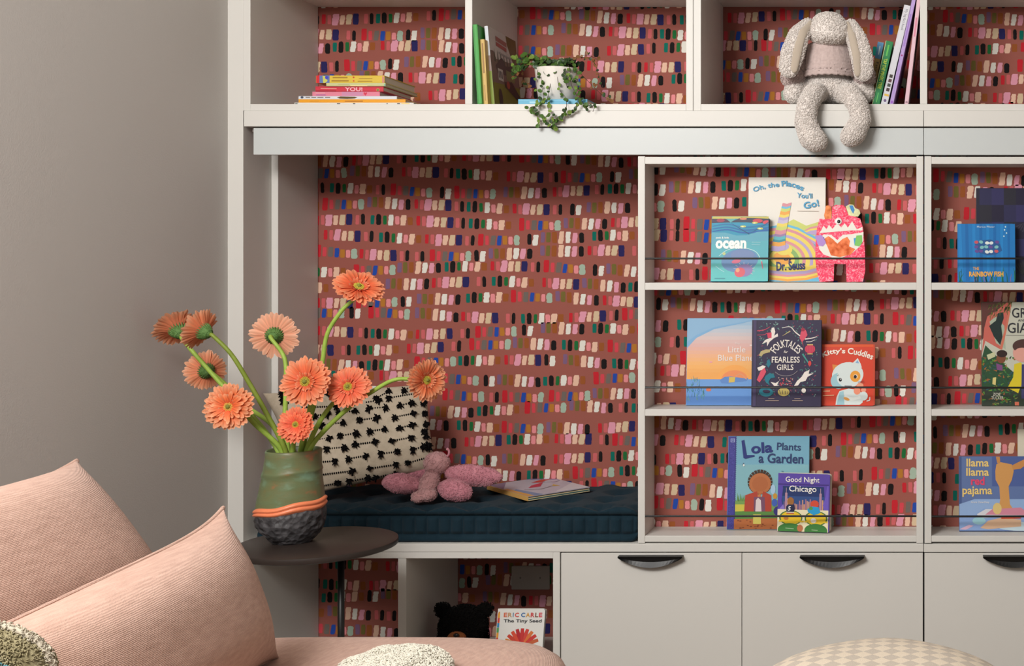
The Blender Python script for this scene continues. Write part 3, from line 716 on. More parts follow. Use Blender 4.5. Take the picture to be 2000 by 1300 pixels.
# plain potted bloom stands in for the figure on the cover
HB = (64, 42, 28); SK = (176, 104, 60); SK2 = (190, 118, 70); RS = (168, 62, 44)
for k in range(22): an = k * .2856; a.line([(462, 630), (462 + 150 * math.cos(an), 630 + 150 * math.sin(an))], (20, 34), HB if math.sin(an) < .3 else (96, 60, 34), step=(k == 0))
a.ell(462, 650, 132, 126, SK); a.ell(462, 655, 96, 90, (168, 96, 54)); a.line([(440, 780), (450, 860)], 60, SK2)
a.poly([(285, 790), (430, 740), (455, 985), (275, 985)], RS); a.poly([(600, 790), (500, 740), (455, 985), (605, 985)], RS); a.poly([(390, 810), (520, 810), (530, 985), (390, 985)], (112, 72, 96)); a.poly([(415, 850), (440, 820), (475, 850), (485, 985), (410, 985)], (210, 196, 196))
a.poly([(385, 1020), (480, 1020), (480, 1135), (385, 1135)], (196, 184, 90))
a.ell(620, 720, 30, 60, (160, 190, 214)); a.ell(645, 800, 26, 34, (190, 140, 50)); a.ell(640, 880, 34, 46, (60, 90, 170)); a.ell(690, 980, 60, 60, (50, 44, 110))
DB = (32, 44, 112)
a.poly([(228, 132), (262, 120), (296, 305), (386, 305), (392, 322), (280, 350), (256, 340)], DB)
a.text('ola', 345, 150, 608, 282, DB, .032, rot=-4); a.text('Plants', 660, 158, 950, 248, (36, 54, 100), .012, rot=2); a.text('a Garden', 440, 285, 982, 405, (36, 54, 100), .02, rot=1)
a.line([(245, 430), (262, 402)], (3, 10), (60, 60, 90)); a.ell(262, 428, 10, 14, (220, 224, 220)); a.text('by', 722, 492, 746, 516, (36, 54, 100))
a.done(root)
root, a = cover_book('board_book', 'small thick purple board book with city skyline at night, bottom display shelf', 'book', 1518, 1622, 925, 1046, .050, .064, .026, (78, 58, 150), GA, 'board', yaw=-9, pages=(206, 200, 184))
a.crop(1410, 840, .1615)
PU = (86, 66, 156)
a.rect(662, 530, 1310, 1232, PU); a.rect(662, 650, 1300, 668, (62, 44, 120)); a.poly([(730, 680), (1240, 680), (1255, 900), (1230, 960), (740, 960), (720, 860)], (30, 50, 100)); a.poly([(722, 800), (1250, 800), (1240, 960), (740, 960)], (44, 74, 128))
rg = random.Random(12)
for k in range(26):
    x = 745 + k * 19; h = rg.uniform(60, 130); a.rect(x, 960 - h, x + 15, 960, rg.choice([(160, 110, 130), (190, 140, 120), (110, 84, 124), (206, 150, 110)]), step=(k == 0))
for x in (775, 1200): a.rect(x - 14, 760, x + 14, 960, (170, 130, 150)); a.rect(x - 3, 700, x + 3, 770, (180, 150, 160))
a.poly([(1280, 668), (1300, 668), (1300, 1010), (1262, 1000), (1230, 900), (1262, 800)], (104, 84, 180)); a.poly([(668, 668), (735, 700), (718, 860), (740, 930), (668, 1020)], (84, 66, 160)); a.poly([(690, 960), (740, 900), (760, 960), (700, 1000)], (130, 112, 190))
a.poly([(672, 960), (1300, 960), (1300, 1232), (672, 1232)], (226, 216, 180)); a.ell(838, 1060, 145, 90, (66, 110, 50)); a.ell(840, 1060, 128, 80, (224, 186, 40)); a.ell(1150, 1060, 142, 90, (66, 110, 50)); a.ell(1150, 1060, 124, 80, (226, 190, 44)); a.rect(690, 1090, 1000, 1110, (226, 190, 44)); a.rect(1010, 1090, 1290, 1110, (226, 190, 44))
a.ell(830, 1200, 150, 76, (60, 120, 56), 0, 24, 180, 360); a.ell(1150, 1200, 140, 76, (60, 120, 56), 0, 24, 180, 360); a.rect(680, 1195, 975, 1232, (60, 120, 56)); a.rect(1010, 1195, 1290, 1232, (60, 120, 56))
a.ell(832, 862, 40, 50, (150, 100, 50)); a.poly([(775, 930), (800, 900), (880, 900), (888, 950), (870, 1000), (785, 1000)], (30, 34, 66)); a.rect(782, 988, 880, 998, (220, 216, 210)); a.rect(784, 1004, 878, 1012, (190, 60, 60))
a.ell(1130, 888, 52, 46, (200, 72, 50)); a.poly([(1040, 950), (1100, 915), (1180, 925), (1205, 985), (1170, 1005), (1120, 1020), (1050, 985)], (40, 150, 200)); a.ell(1085, 940, 24, 20, (80, 150, 70))
a.ell(780, 1065, 30, 22, (190, 120, 50)); a.ell(1120, 1085, 36, 30, (222, 214, 200)); a.ell(955, 1180, 36, 42, (180, 110, 70)); a.line([(775, 1184), (880, 1190)], 8, (150, 180, 140)); a.line([(1100, 1196), (1175, 1200)], 8, (150, 180, 140))
a.text('5', 798, 920, 838, 975, (236, 232, 226), .03, shear=.2)
a.text('Good Night', 765, 565, 1185, 648, (236, 230, 224), .008); a.text('Chicago', 812, 672, 1150, 765, (240, 236, 230), .006)
a.done(root)

# ---- display two -------------------------------------------------------------------
root, a = cover_book('picture_book', 'large dark checkered hardback at the right edge, top display shelf', 'book', 1907, 2062, 368, 552, .082, .103, .014, (26, 24, 44), GA)
a.crop(1800, 290, .2077)
for i in range(6):
    for j in range(5): a.rect(545 + 115 * i, 375 + 160 * j, 660 + 115 * i, 535 + 160 * j, [(38, 36, 72), (28, 22, 48), (34, 32, 44), (44, 40, 84)][(i * 3 + j * 2) % 4], step=(i == 0 and j == 0))
for k in range(5): a.line([(890 + k * 20, 740 + k * 16), (940 + k * 16, 712 - k * 10)], (12, 4), (52, 50, 64), step=(k == 0)); a.line([(885 + k * 22, 1100 - k * 12), (960, 1200)], (14, 6), (44, 46, 48), step=False)
a.done(root)
root, a = cover_book('board_book', 'bright blue underwater board book with orange title at the right edge, top display shelf', 'book', 1870, 1983, 438, 552, .044, .062, .014, (20, 110, 170), GA, 'board', pages=(120, 130, 130))
a.crop(1800, 290, .2077)
a.rect(338, 712, 882, 1260, (22, 112, 178))
for k in range(8): a.poly([(345 + k * 66, 712), (372 + k * 66, 712), (392 + k * 62, 1250), (350 + k * 66, 1250)], [(28, 124, 190), (16, 98, 164)][k % 2], step=(k == 0))
# generic cluster of pale shells and bubbles among weed, where the cover carries its picture
rg = random.Random(4)
a.poly([(500, 905), (560, 868), (650, 860), (740, 905), (758, 965), (700, 1000), (620, 1010), (540, 985)], (34, 84, 140))
for k in range(15):
    x, y = 520 + (k % 5) * 46 + rg.uniform(-8, 8), 890 + (k // 5) * 42 + rg.uniform(-6, 6); a.ell(x, y, 20, 15, rg.choice([(206, 214, 216), (214, 220, 216), (96, 70, 140), (190, 80, 90), (120, 180, 180)]), rg.uniform(-20, 20), 12, step=(k < 2))
for x, y in ((790, 742), (782, 770), (800, 800), (775, 830)): a.ell(x, y, 7, 8, (180, 214, 220), n=8)
for k in range(26): x = rg.uniform(350, 880); a.line([(x, 1260), (x + rg.uniform(-14, 14), 1230 - rg.uniform(0, 60)), (x + rg.uniform(-30, 30), 1190 - rg.uniform(0, 70) * (x > 700 or x < 420))], (12, 3), rg.choice([(30, 110, 90), (20, 90, 90), (110, 100, 150), (50, 130, 110)]), step=(k == 0))
a.text('Marcus Pfister', 522, 732, 688, 750, (190, 210, 220)); a.text('THE', 482, 1118, 540, 1146, (224, 160, 56), .02); a.text('RAINBOW FISH', 446, 1160, 768, 1208, (232, 168, 56), .03)
a.done(root)
root, a = cover_book('picture_book', 'green and coral woodland picture book with a figure in yellow coat, middle display shelf', 'book', 1917, 2050, 590, 799, .075, .102, .010, (52, 66, 48), GA)
a.crop(1800, 550, .2077)
a.rect(560, 195, 1240, 1172, (186, 186, 170)); a.poly([(560, 195), (860, 195), (700, 330), (560, 560)], (90, 50, 44)); a.poly([(590, 440), (620, 330), (700, 280), (800, 200), (850, 200), (740, 640), (600, 560), (560, 690)], (190, 96, 84))
a.poly([(640, 380), (700, 330), (780, 420), (790, 640), (700, 580)], (160, 170, 150)); a.poly([(720, 300), (770, 290), (775, 345), (750, 420), (762, 520), (740, 600), (680, 520), (636, 420), (700, 370)], (28, 44, 42)); a.line([(745, 640), (800, 420), (845, 205)], (26, 12), (196, 110, 88))
rg = random.Random(8)
for k in range(60): x = rg.uniform(640, 850); y = rg.uniform(195, 330 - (x - 640) * .3); a.line([(x, y), (x + rg.uniform(-30, 10), y + rg.uniform(16, 44))], (10, 2), rg.choice([(84, 96, 40), (60, 70, 34), (110, 106, 50)]), step=(k == 0))
a.poly([(560, 720), (600, 600), (640, 640), (800, 800), (870, 860), (870, 1172), (560, 1172)], (40, 74, 46)); a.rect(560, 1000, 1240, 1172, (46, 56, 44))
for k in range(150): x = rg.uniform(570, 880); y = rg.uniform(720, 1160); an = rg.uniform(0, 6.3); a.line([(x, y), (x + 34 * math.cos(an), y + 26 * math.sin(an))], (16, 3), rg.choice([(60, 120, 60), (34, 84, 60), (90, 140, 50), (30, 60, 50), (110, 120, 60), (150, 90, 50), (40, 80, 90)]), step=(k == 0))
a.poly([(612, 692), (686, 664), (694, 706), (626, 738)], (188, 190, 150)); a.ell(748, 720, 44, 50, (120, 70, 46)); a.ell(755, 680, 50, 34, (48, 30, 26)); a.poly([(700, 770), (760, 790), (760, 840), (706, 830)], (120, 70, 120)); a.poly([(668, 905), (700, 900), (694, 975), (664, 965)], (206, 190, 120))
a.poly([(870, 780), (930, 760), (960, 800), (940, 960), (905, 1050), (850, 1020), (805, 1000), (860, 900)], (206, 186, 40)); a.ell(950, 670, 92, 90, (206, 150, 140)); a.ell(960, 610, 105, 66, (74, 48, 44)); a.ell(945, 690, 84, 66, (210, 152, 138)); a.poly([(940, 780), (1100, 780), (1100, 1100), (935, 1100)], (60, 60, 100)); a.poly([(872, 1130), (912, 1130), (912, 1166), (874, 1166)], (196, 104, 80))
a.text('GRETA', 852, 250, 1180, 342, (40, 40, 46), .005); a.text('AND', 908, 355, 985, 378, (40, 40, 46)); a.text('GIANTS', 810, 390, 1215, 486, (40, 40, 46), .005); a.line([(795, 508), (1200, 508)], 4, (120, 120, 112))
a.text('ZOE', 668, 1046, 738, 1074, (206, 204, 190), .01); a.text('TUCKER', 654, 1078, 768, 1108, (206, 204, 190), .01)
a.done(root)
root, a = cover_book('picture_book', 'blank pale cream book behind the blue bedtime book, right display, bottom shelf', 'book', 1988, 2080, 838, 1046, .094, .112, .006, (214, 206, 186), GA, 'paper')
root, a = cover_book('picture_book', 'soft blue bedtime picture book with yellow title at the right edge, bottom display shelf', 'book', 1873, 2068, 892, 1046, .050, .076, .012, (84, 104, 150), GA)
a.crop(1800, 800, .2153)
a.rect(336, 425, 1300, 1095, (92, 112, 158)); a.rect(640, 425, 1300, 700, (74, 92, 148)); a.rect(336, 425, 364, 1095, (70, 88, 134)); a.poly([(336, 860), (480, 815), (1300, 815), (1300, 960), (336, 960)], (140, 168, 208))
a.poly([(490, 955), (560, 900), (660, 905), (1300, 900), (1300, 1095), (336, 1095), (336, 960)], (132, 160, 206)); a.poly([(500, 950), (580, 905), (900, 905), (1000, 960), (520, 985)], (206, 206, 212)); a.ell(900, 1060, 220, 40, (186, 206, 214)); a.ell(520, 1010, 60, 34, (150, 196, 206))
# plain tan rounded form stands in for the figure on the cover
TN = (200, 146, 84)
a.poly([(670, 560), (680, 500), (720, 480), (820, 500), (838, 560), (820, 640), (790, 700), (800, 860), (850, 940), (690, 940), (712, 820), (706, 705), (672, 640)], TN); a.poly([(676, 425), (712, 425), (716, 490), (688, 490)], (190, 132, 74)); a.poly([(820, 510), (900, 470), (990, 425), (1010, 460), (900, 540), (830, 550)], (190, 132, 74))
a.poly([(575, 955), (640, 905), (900, 890), (985, 960)], (200, 130, 150)); a.poly([(530, 1075), (600, 1010), (720, 980), (900, 1000), (900, 1060), (600, 1085)], (206, 170, 140)); a.ell(685, 900, 40, 52, (212, 186, 120)); a.poly([(340, 1085), (430, 1045), (470, 1055), (400, 1090)], (206, 170, 190)); a.line([(720, 985), (900, 985)], (16, 10), (190, 76, 50))
YT = (228, 196, 116)
a.text('llama', 408, 448, 612, 520, YT, .02); a.text('llama', 406, 532, 612, 604, YT, .02); a.text('red', 448, 612, 572, 688, (216, 70, 104), .03); a.text('pajama', 370, 700, 640, 795, YT, .02); a.text('Anna Dewdney', 446, 832, 614, 856, (226, 224, 222))
a.done(root)

# ---- low cubby ----------------------------------------------------------------------
def floor_book_px(): return (ZB)
root, a = cover_book('board_book', 'white board book with red flower and colourful lettering, low cubby under the bench', 'book', 968, 1061, 1191, ZB, .085, .125, .016, (220, 218, 212), 'books in the low cubby', 'board', pages=(206, 204, 198))
a.crop(480, 1040, .32)
a.rect(1530, 490, 1540, 900, (200, 140, 60))
for k in range(12): a.rect(1528, 500 + k * 30, 1541, 528 + k * 30, [(220, 150, 40), (200, 60, 50), (40, 130, 180), (80, 150, 80)][k % 4], step=(k == 0))
for i in range(9):
    an = math.radians(200 + i * 17.5); c = [(200, 120, 40), (190, 60, 40), (206, 70, 44), (176, 30, 36), (190, 44, 40), (200, 60, 50), (210, 110, 50), (196, 50, 44), (186, 90, 50)][i]
    p = (1685, 700); r = 108; a1, a2 = an - .14, an + .14
    a.poly([p, (p[0] + r * .7 * math.cos(a1 - .02), p[1] + r * .7 * math.sin(a1 - .02)), (p[0] + r * math.cos(a1 + .05), p[1] + r * math.sin(a1 + .05)), (p[0] + r * math.cos(a2 - .05), p[1] + r * math.sin(a2 - .05)), (p[0] + r * .7 * math.cos(a2 + .02), p[1] + r * .7 * math.sin(a2 + .02))], c, step=(i == 0))
a.ell(1685, 700, 26, 20, (60, 90, 50))
xs = [1562, 1590, 1618, 1634, 1664, 1690, 1716, 1742, 1764, 1786]
a.b = (968, 1196, 1056, 1316)
for ch, x0_, x1_, c in zip('ERICCARLE', (1562, 1586, 1614, 1626, 1662, 1690, 1718, 1744, 1766), (1582, 1610, 1619, 1650, 1686, 1714, 1740, 1762, 1785), ((206, 96, 60), (190, 140, 90), (60, 110, 150), (206, 70, 60), (40, 100, 160), (206, 150, 60), (200, 60, 60), (120, 80, 60), (210, 70, 80))):
    a.text(ch, x0_, 514, x1_, 543, c, .03)
a.text('The Tiny Seed', 1564, 556, 1784, 584, (40, 40, 44), .02)
a.done(root)
root, a = cover_book('picture_book', 'slim white book standing behind the flower board book, low cubby under the bench', 'book', 972, 1059, 1189, ZB, .135, .160, .008, (206, 204, 200), 'books in the low cubby', 'paper')

# ---- lying and leaning books on the upper shelves -------------------------------------
ZS = Z0(203)
def flat_book(label, px0, px1, y0, y1, Yf, depth, cover, group, spine=None, kind='paper', rot=0, zbase=None):
    k = K(Yf); W = (px1 - px0) * k; z1 = CZ - (y0 - VY) * k; z0 = CZ - (y1 - VY) * k
    if zbase is not None: z1 = zbase + (z1 - z0); z0 = zbase
    H = z1 - z0
    root = thing('picture_book', label, 'book', ((px0 - VX) * k, Yf, z0), (0, 0, math.radians(rot)), group)
    cm = mat('cover_%02x%02x%02x' % tuple(cover), cover, .42, spec=.35); b = min(.0022, H * .2)
    mb = MB(); mb.box(0, W, 0, depth, 0, b); mb.box(0, W, 0, depth, H - b, H); mb.box(0, W, 0, .0015, b, H - b)
    mb.build('cover', cm, root, bevel=.0004)
    MB().box(.002, W - .002, .0015, depth - .003, b, H - b).build('pages', PAPER_M, root)
    return root, Art(px0, y0, px1, y1, W, H), z1
GS = 'books stacked flat on the upper left shelf'
z = ZS + .0002
root, a, z = flat_book('thin white book at the very bottom of the flat upper-shelf stack', 575, 808, 197.6, 203, .03, .21, (214, 210, 204), GS, zbase=z)
a.crop(570, 135, .125)
for x0_, x1_, c in ((50, 90, (90, 100, 96)), (705, 755, (70, 64, 60)), (955, 992, (70, 64, 60)), (1480, 1500, (80, 80, 80)), (1645, 1690, (70, 60, 60)), (1712, 1840, (226, 196, 110))): a.rect(x0_, 512, x1_, 538, c)
a.done(root)
root, a, z = flat_book('thin orange-yellow book, second from the bottom of the flat upper-shelf stack', 583, 792, 191, 197.4, .03, .23, (222, 152, 34), GS, zbase=z)
a.crop(570, 135, .125); a.line([(830, 478), (1110, 478)], 14, (160, 100, 40)); a.line([(280, 478), (420, 478)], 8, (190, 130, 50)); a.done(root)
root, a, z = flat_book('thin white book with dark leaf mark, third from the bottom of the flat upper-shelf stack', 583, 775, 184.4, 190.8, .032, .20, (204, 208, 214), GS, zbase=z)
a.crop(570, 135, .125); a.ell(160, 414, 24, 17, (60, 70, 90)); a.poly([(705, 418), (760, 400), (880, 402), (980, 404), (1025, 416), (980, 432), (860, 438), (750, 434)], (84, 70, 30))
for x0_, x1_ in ((215, 285), (305, 380), (400, 495), (520, 600)): a.line([(x0_, 416), (x1_, 416)], 16, (120, 112, 110))
a.done(root)
root, a, z = flat_book('pink paperback with small heart on spine in the flat upper-shelf stack', 610, 742, 175.2, 184.2, .036, .20, (206, 120, 140), GS, zbase=z)
a.crop(570, 135, .125); a.rect(330, 314, 1368, 384, (210, 122, 142)); a.rect(780, 320, 1110, 384, (190, 130, 160)); a.poly([(1150, 384), (1122, 350), (1125, 334), (1140, 330), (1150, 342), (1162, 330), (1176, 336), (1176, 350)], (196, 50, 76)); a.line([(380, 372), (530, 372)], 12, (140, 84, 150)); a.line([(370, 340), (520, 340)], 6, (216, 190, 190)); a.done(root)
root, a, z = flat_book('red paperback with pink YOU lettering on spine in the flat upper-shelf stack', 616, 749, 164.8, 175, .034, .19, (190, 44, 62), GS, zbase=z)
a.crop(570, 135, .125); a.line([(450, 270), (700, 274)], 10, (216, 150, 140)); a.ell(1345, 292, 30, 24, (176, 120, 60)); a.ell(1345, 296, 14, 14, (80, 110, 60)); a.rect(370, 300, 690, 322, (160, 30, 50)); a.text('YOU!', 830, 252, 1105, 314, (226, 170, 180), .03); a.done(root)
root, a, z = flat_book('pale green thin book, second from the top of the flat upper-shelf stack', 637, 753, 158.2, 164.6, .03, .22, (190, 190, 136), GS, zbase=z)
a.crop(570, 135, .125); a.rect(1440, 200, 1466, 246, (130, 176, 150)); a.line([(915, 232), (1180, 234)], 18, (232, 214, 150)); a.line([(720, 212), (900, 212)], 6, (160, 160, 110)); a.done(root)
root, a, z = flat_book('yellow book with red and blue end on top of the flat upper-shelf stack', 617, 751, 143.4, 158, .032, .21, (206, 176, 60), GS, zbase=z)
a.crop(570, 135, .125)
a.rect(380, 66, 432, 184, (196, 34, 44)); a.rect(432, 66, 590, 184, (90, 110, 160)); a.poly([(480, 72), (520, 76), (560, 150), (520, 184), (490, 184)], (190, 190, 90)); a.ell(545, 100, 26, 26, (60, 60, 180)); a.rect(1412, 80, 1450, 184, (196, 130, 110)); a.ell(966, 96, 14, 12, (190, 60, 40)); a.ell(966, 152, 14, 10, (190, 60, 40))
for x0_, x1_, y in ((640, 870, 100), (620, 890, 150), (1050, 1260, 116), (1030, 1260, 156)): a.line([(x0_, y), (x1_, y)], 16 if x0_ < 900 else 8, (150, 110, 30))
a.done(root)
# blue book under the plant
root, a, ZP = flat_book('bright blue book lying flat under the white plant pot', 1012, 1147, 190.5, 203, .035, .20, (86, 160, 190), 'books in the second upper cubby', zbase=ZS + .0002)
a.crop(900, 0, .2462); a.line([(545, 800), (605, 800)], 16, (150, 196, 214)); a.line([(660, 800), (700, 800)], 8, (140, 190, 210)); a.rect(452, 778, 1004, 786, (110, 176, 204)); a.done(root)

def up_book(label, tx0, tx1, bx0, bx1, ty, Yf, depth, cover, group, by=203.0, turn=0):
    """upright book, spine to the room, leaning sideways; t = top edge px, b = bottom edge px"""
    k = K(Yf); z0 = Z0(203)
    b0 = (bx0 - VX) * k; b1 = (bx1 - VX) * k; t0 = (tx0 - VX) * k; zt = CZ - (ty - VY) * k
    an = math.atan2(t0 - b0, zt - z0); H = math.hypot(t0 - b0, zt - z0); T = (b1 - b0) * math.cos(an)
    dz = T * math.sin(an) if an > 0 else 0
    root = thing('picture_book', label, 'book', (b0, Yf, z0 + dz + .0002), (0, an, 0), group)
    H -= dz; b = min(.0022, T * .2)
    cm = mat('cover_%02x%02x%02x' % tuple(cover), cover, .42, spec=.35)
    mb = MB(); mb.box(0, b, 0, depth, 0, H); mb.box(T - b, T, 0, depth, 0, H); mb.box(b, T - b, 0, .0015, 0, H)
    mb.build('cover', cm, root, bevel=.0004)
    MB().box(b, T - b, .0015, depth - .003, .002, H - .002).build('pages', PAPER_M, root)
    return root, T, H
def spine_art(T, H):       # art coordinates: x across the spine 0..100, y down the spine 0..1000
    return Art(0, 0, 100, 1000, T, H)
def spine_text(a, t, y0, y1, c, x0=22, x1=78, bold=.0):
    a.text(t, 0, 0, 0, 0, c, bold, fn=lambda u, v: (x0 + (x1 - x0) * v, y0 + (y1 - y0) * u))
GU = 'upright books in the second upper cubby'
r, T, H = up_book('green spined book leaning on the divider in the second upper cubby', 923, 934.5, 932.5, 941.5, 48, .002, .20, (60, 150, 60), GU)
a = spine_art(T, H); a.rect(0, 0, 30, 1000, (50, 132, 52)); a.done(r)
r, T, H = up_book('yellow spined book standing between the green and the white book', 937.5, 947, 944.5, 953, 77, .015, .16, (200, 166, 92), GU)
a = spine_art(T, H); a.line([(50, 60), (50, 520)], 34, (150, 110, 60)); a.line([(50, 700), (50, 940)], 20, (170, 130, 70)); a.done(r)
r, T, H = up_book('tall white and green picture book with house cover, right of the green spine', 946, 953.5, 960, 966.5, 51, .04, .235, (206, 204, 200), GU)
a = spine_art(T, H); a.rect(0, 560, 100, 1000, (122, 140, 50)); a.rect(0, 370, 100, 565, (150, 130, 124)); a.rect(0, 0, 100, 370, (204, 208, 214)); a.done(r)
# its cover, facing right: print laid on the outer board
ca = Art(0, 0, 1000, 1000, .235, H, axis=lambda u, v, l, T=T: (T + l + .0001, u, v))
ca.rect(0, 0, 1000, 1000, (196, 192, 188)); ca.rect(0, 620, 1000, 1000, (112, 112, 30)); ca.poly([(0, 300), (120, 290), (200, 380), (1000, 330), (1000, 640), (0, 700)], (110, 92, 84)); ca.poly([(620, 0), (1000, 0), (1000, 420), (780, 300), (640, 120)], (98, 84, 36))
for k in range(6): ca.poly([(120 + k * 110, 420), (150 + k * 110, 250), (185 + k * 110, 420)], (60, 70, 50), step=(k == 0))
ca.poly([(150, 470), (330, 360), (420, 330), (520, 420), (820, 380), (860, 520), (200, 560)], (56, 46, 50)); ca.rect(220, 490, 400, 640, (190, 188, 180)); ca.rect(520, 470, 820, 600, (110, 120, 70))
for k in range(3): ca.rect(240 + k * 52, 520, 268 + k * 52, 610, (60, 56, 60), step=(k == 0))
ca.poly([(420, 640), (700, 600), (980, 760), (900, 830), (430, 700)], (40, 30, 26)); ca.ell(560, 660, 60, 50, (150, 60, 40)); ca.ell(240, 880, 70, 130, (40, 34, 34))
ca.line([(230, 110), (620, 130)], 60, (150, 96, 90)); ca.line([(230, 180), (600, 200)], 50, (160, 84, 80)); ca.line([(300, 280), (780, 290)], 24, (150, 150, 150)); ca.done(r)
GV = 'books leaning beside the plush bunny'
r, T, H = up_book('blue topped orange spined book partly hidden behind the plush bunny', 1715, 1728, 1690, 1702, 81, .112, .17, (196, 156, 84), GV)
a = spine_art(T, H); a.rect(0, 0, 100, 250, (90, 150, 196)); a.rect(0, 800, 100, 1000, (170, 60, 50)); spine_text(a, 'Eating the Alph', 300, 800, (60, 50, 40), 25, 80); a.line([(50, 60), (50, 190)], 20, (190, 206, 216)); a.done(r)
r, T, H = up_book('green spined book with lime lettering leaning beside the plush bunny', 1731, 1747, 1703, 1718, 79, .05, .19, (16, 122, 62), GV)
a = spine_art(T, H); a.rect(0, 0, 8, 1000, (190, 204, 150)); spine_text(a, 'TAP THE MAGIC TREE', 270, 740, (176, 204, 60), 24, 74, .03); a.line([(50, 60), (50, 230)], 22, (90, 180, 80)); a.line([(50, 800), (50, 950)], 12, (90, 180, 90)); a.done(r)
r, T, H = up_book('white spined book with small picture squares leaning beside the plush bunny', 1767, 1779, 1720, 1733, 9, .05, .24, (206, 206, 212), GV)
a = spine_art(T, H); spine_text(a, 'My big fact book', 40, 250, (90, 90, 100), 24, 74)
for k in range(4): a.rect(30, 690 + 45 * k, 80, 722 + 45 * k, [(60, 50, 46), (84, 44, 50), (60, 66, 60), (70, 50, 50)][k])
a.rect(20, 885, 90, 905, (214, 176, 70)); a.ell(50, 950, 22, 14, (110, 90, 130)); a.done(r)
r, T, H = up_book('lavender spined book with purple lettering leaning beside the plush bunny', 1785.2, 1792, 1736.5, 1744, -18, .052, .24, (176, 150, 204), GV)
a = spine_art(T, H); a.line([(50, 200), (50, 480)], 30, (150, 116, 190)); a.ell(50, 560, 24, 8, (150, 50, 120)); a.line([(50, 640), (50, 900)], 12, (160, 132, 196)); a.ell(50, 965, 30, 12, (150, 90, 190)); a.done(r)
r, T, H = up_book('pale pink spined book standing apart at the right of the leaning row', 1792.2, 1797, 1766, 1773.5, -12, .05, .24, (214, 178, 188), GV)
a = spine_art(T, H); a.line([(50, 210), (50, 380)], 40, (206, 128, 150)); a.ell(50, 965, 30, 8, (150, 120, 130)); a.done(r)

# ================================================================== soft furnishings
def dist_of(Y): return DIST + Y
PINKF = mat('pink_weave', (187, 150, 133), .9, kind='weave', spec=.1, sheen=.15, var=9, var_scale=140, stretch=(1, .2, 1))
def pillow_mb(TL, TR, BR, BL, T, n=48, bow=.06, back=.55, p=2.4, lump=.0, seed=1, ep=2.0):
    """cushion between four corner points: front bulge T, back bulge T*back"""
    TL, TR, BR, BL = [Vector(v) for v in (TL, TR, BR, BL)]
    nrm = ((TR - TL).cross(BL - TL)).normalized() * -1
    mb = MB(); m = n + 1
    def pt(i, j, side):
        u = -math.cos(math.pi * i / n); v = -math.cos(math.pi * j / n)
        u2 = u * (1 - bow * (1 - abs(v) ** ep)); v2 = v * (1 - bow * (1 - abs(u) ** ep))
        a, b = (u2 + 1) / 2, (v2 + 1) / 2
        q = TL * (1 - a) * (1 - b) + TR * a * (1 - b) + BR * a * b + BL * (1 - a) * b
        t = math.sqrt(max(0, (1 - abs(u) ** p) * (1 - abs(v) ** p)))
        h = T * t * (1 if side > 0 else -back)
        if lump: h += lump * t * noise.noise(q * 9 + Vector((seed, seed, seed)))
        return q + nrm * h
    for side in (1, -1):
        o = len(mb.v)
        vs = [pt(i, j, side) for j in range(m) for i in range(m)]
        fs = [(j * m + i, j * m + i + 1, (j + 1) * m + i + 1, (j + 1) * m + i) for j in range(n) for i in range(n)]
        if side > 0: fs = [f[::-1] for f in fs]
        mb.add(vs, fs)
    rim = [pt(i, 0, 1) for i in range(m)] + [pt(n, j, 1) for j in range(1, m)] + [pt(i, n, 1) for i in range(n - 1, -1, -1)] + [pt(0, j, 1) for j in range(n - 1, 0, -1)]
    return mb, rim, nrm
def weld(o, d=.0004):
    bm = bmesh.new(); bm.from_mesh(o.data); bmesh.ops.remove_doubles(bm, verts=bm.verts, dist=d); bmesh.ops.recalc_face_normals(bm, faces=bm.faces)
    bm.to_mesh(o.data); bm.free(); return o
def localise(mb, loc): mb.v = [(v[0] - loc[0], v[1] - loc[1], v[2] - loc[2]) for v in mb.v]; return mb
def cushion(name, label, cat, corners, T, m, piping=True, group=None, **kw):
    mb, rim, nrm = pillow_mb(*corners, T, **kw)
    base = sum((Vector(c) for c in corners), Vector()) / 4; base.z = min(v[2] for v in mb.v)
    root = thing(name, label, cat, tuple(base), group=group)
    weld(localise(mb, base).build('cushion_cover', m, root, smooth=True))
    if piping:
        pm = MB(); pm.tube([Vector(r) - base for r in rim + rim[:1]], .0042, 8, cap=False); pm.build('piping', m, root, smooth=True)
    return root, base

# rear and front sofa cushions: leaning on the wall side, their broad faces turned to the room (+X)
def XZ(px, py, Y): return P(px, py, Y)
f1 = P(150, 899, -1.02); f1b = P(392, 1235, -1.0)
n1 = Vector((f1.x + .0, -2.02, f1.z - .03)); n1b = Vector((f1b.x + .02, -2.0, f1b.z))
cushion('back_cushion', 'large pink linen sofa cushion at the far left, rear one of two', 'cushion', (n1, f1, f1b, n1b), .16, PINKF, group='pink sofa cushions', bow=.13, back=.4, p=3.0, ep=4)
f2 = P(436, 991, -1.06); f2b = P(546, 1286, -1.06)
n2 = Vector((f2.x + .11, -1.98, f2.z - .005)); n2b = Vector((f2b.x + .10, -1.98, f2b.z))
cushion('back_cushion', 'pink linen sofa cushion with piped edge, in front of the rear one', 'cushion', (n2, f2, f2b, n2b), .12, PINKF, group='pink sofa cushions', bow=.16, back=.3, p=3.0, ep=5)
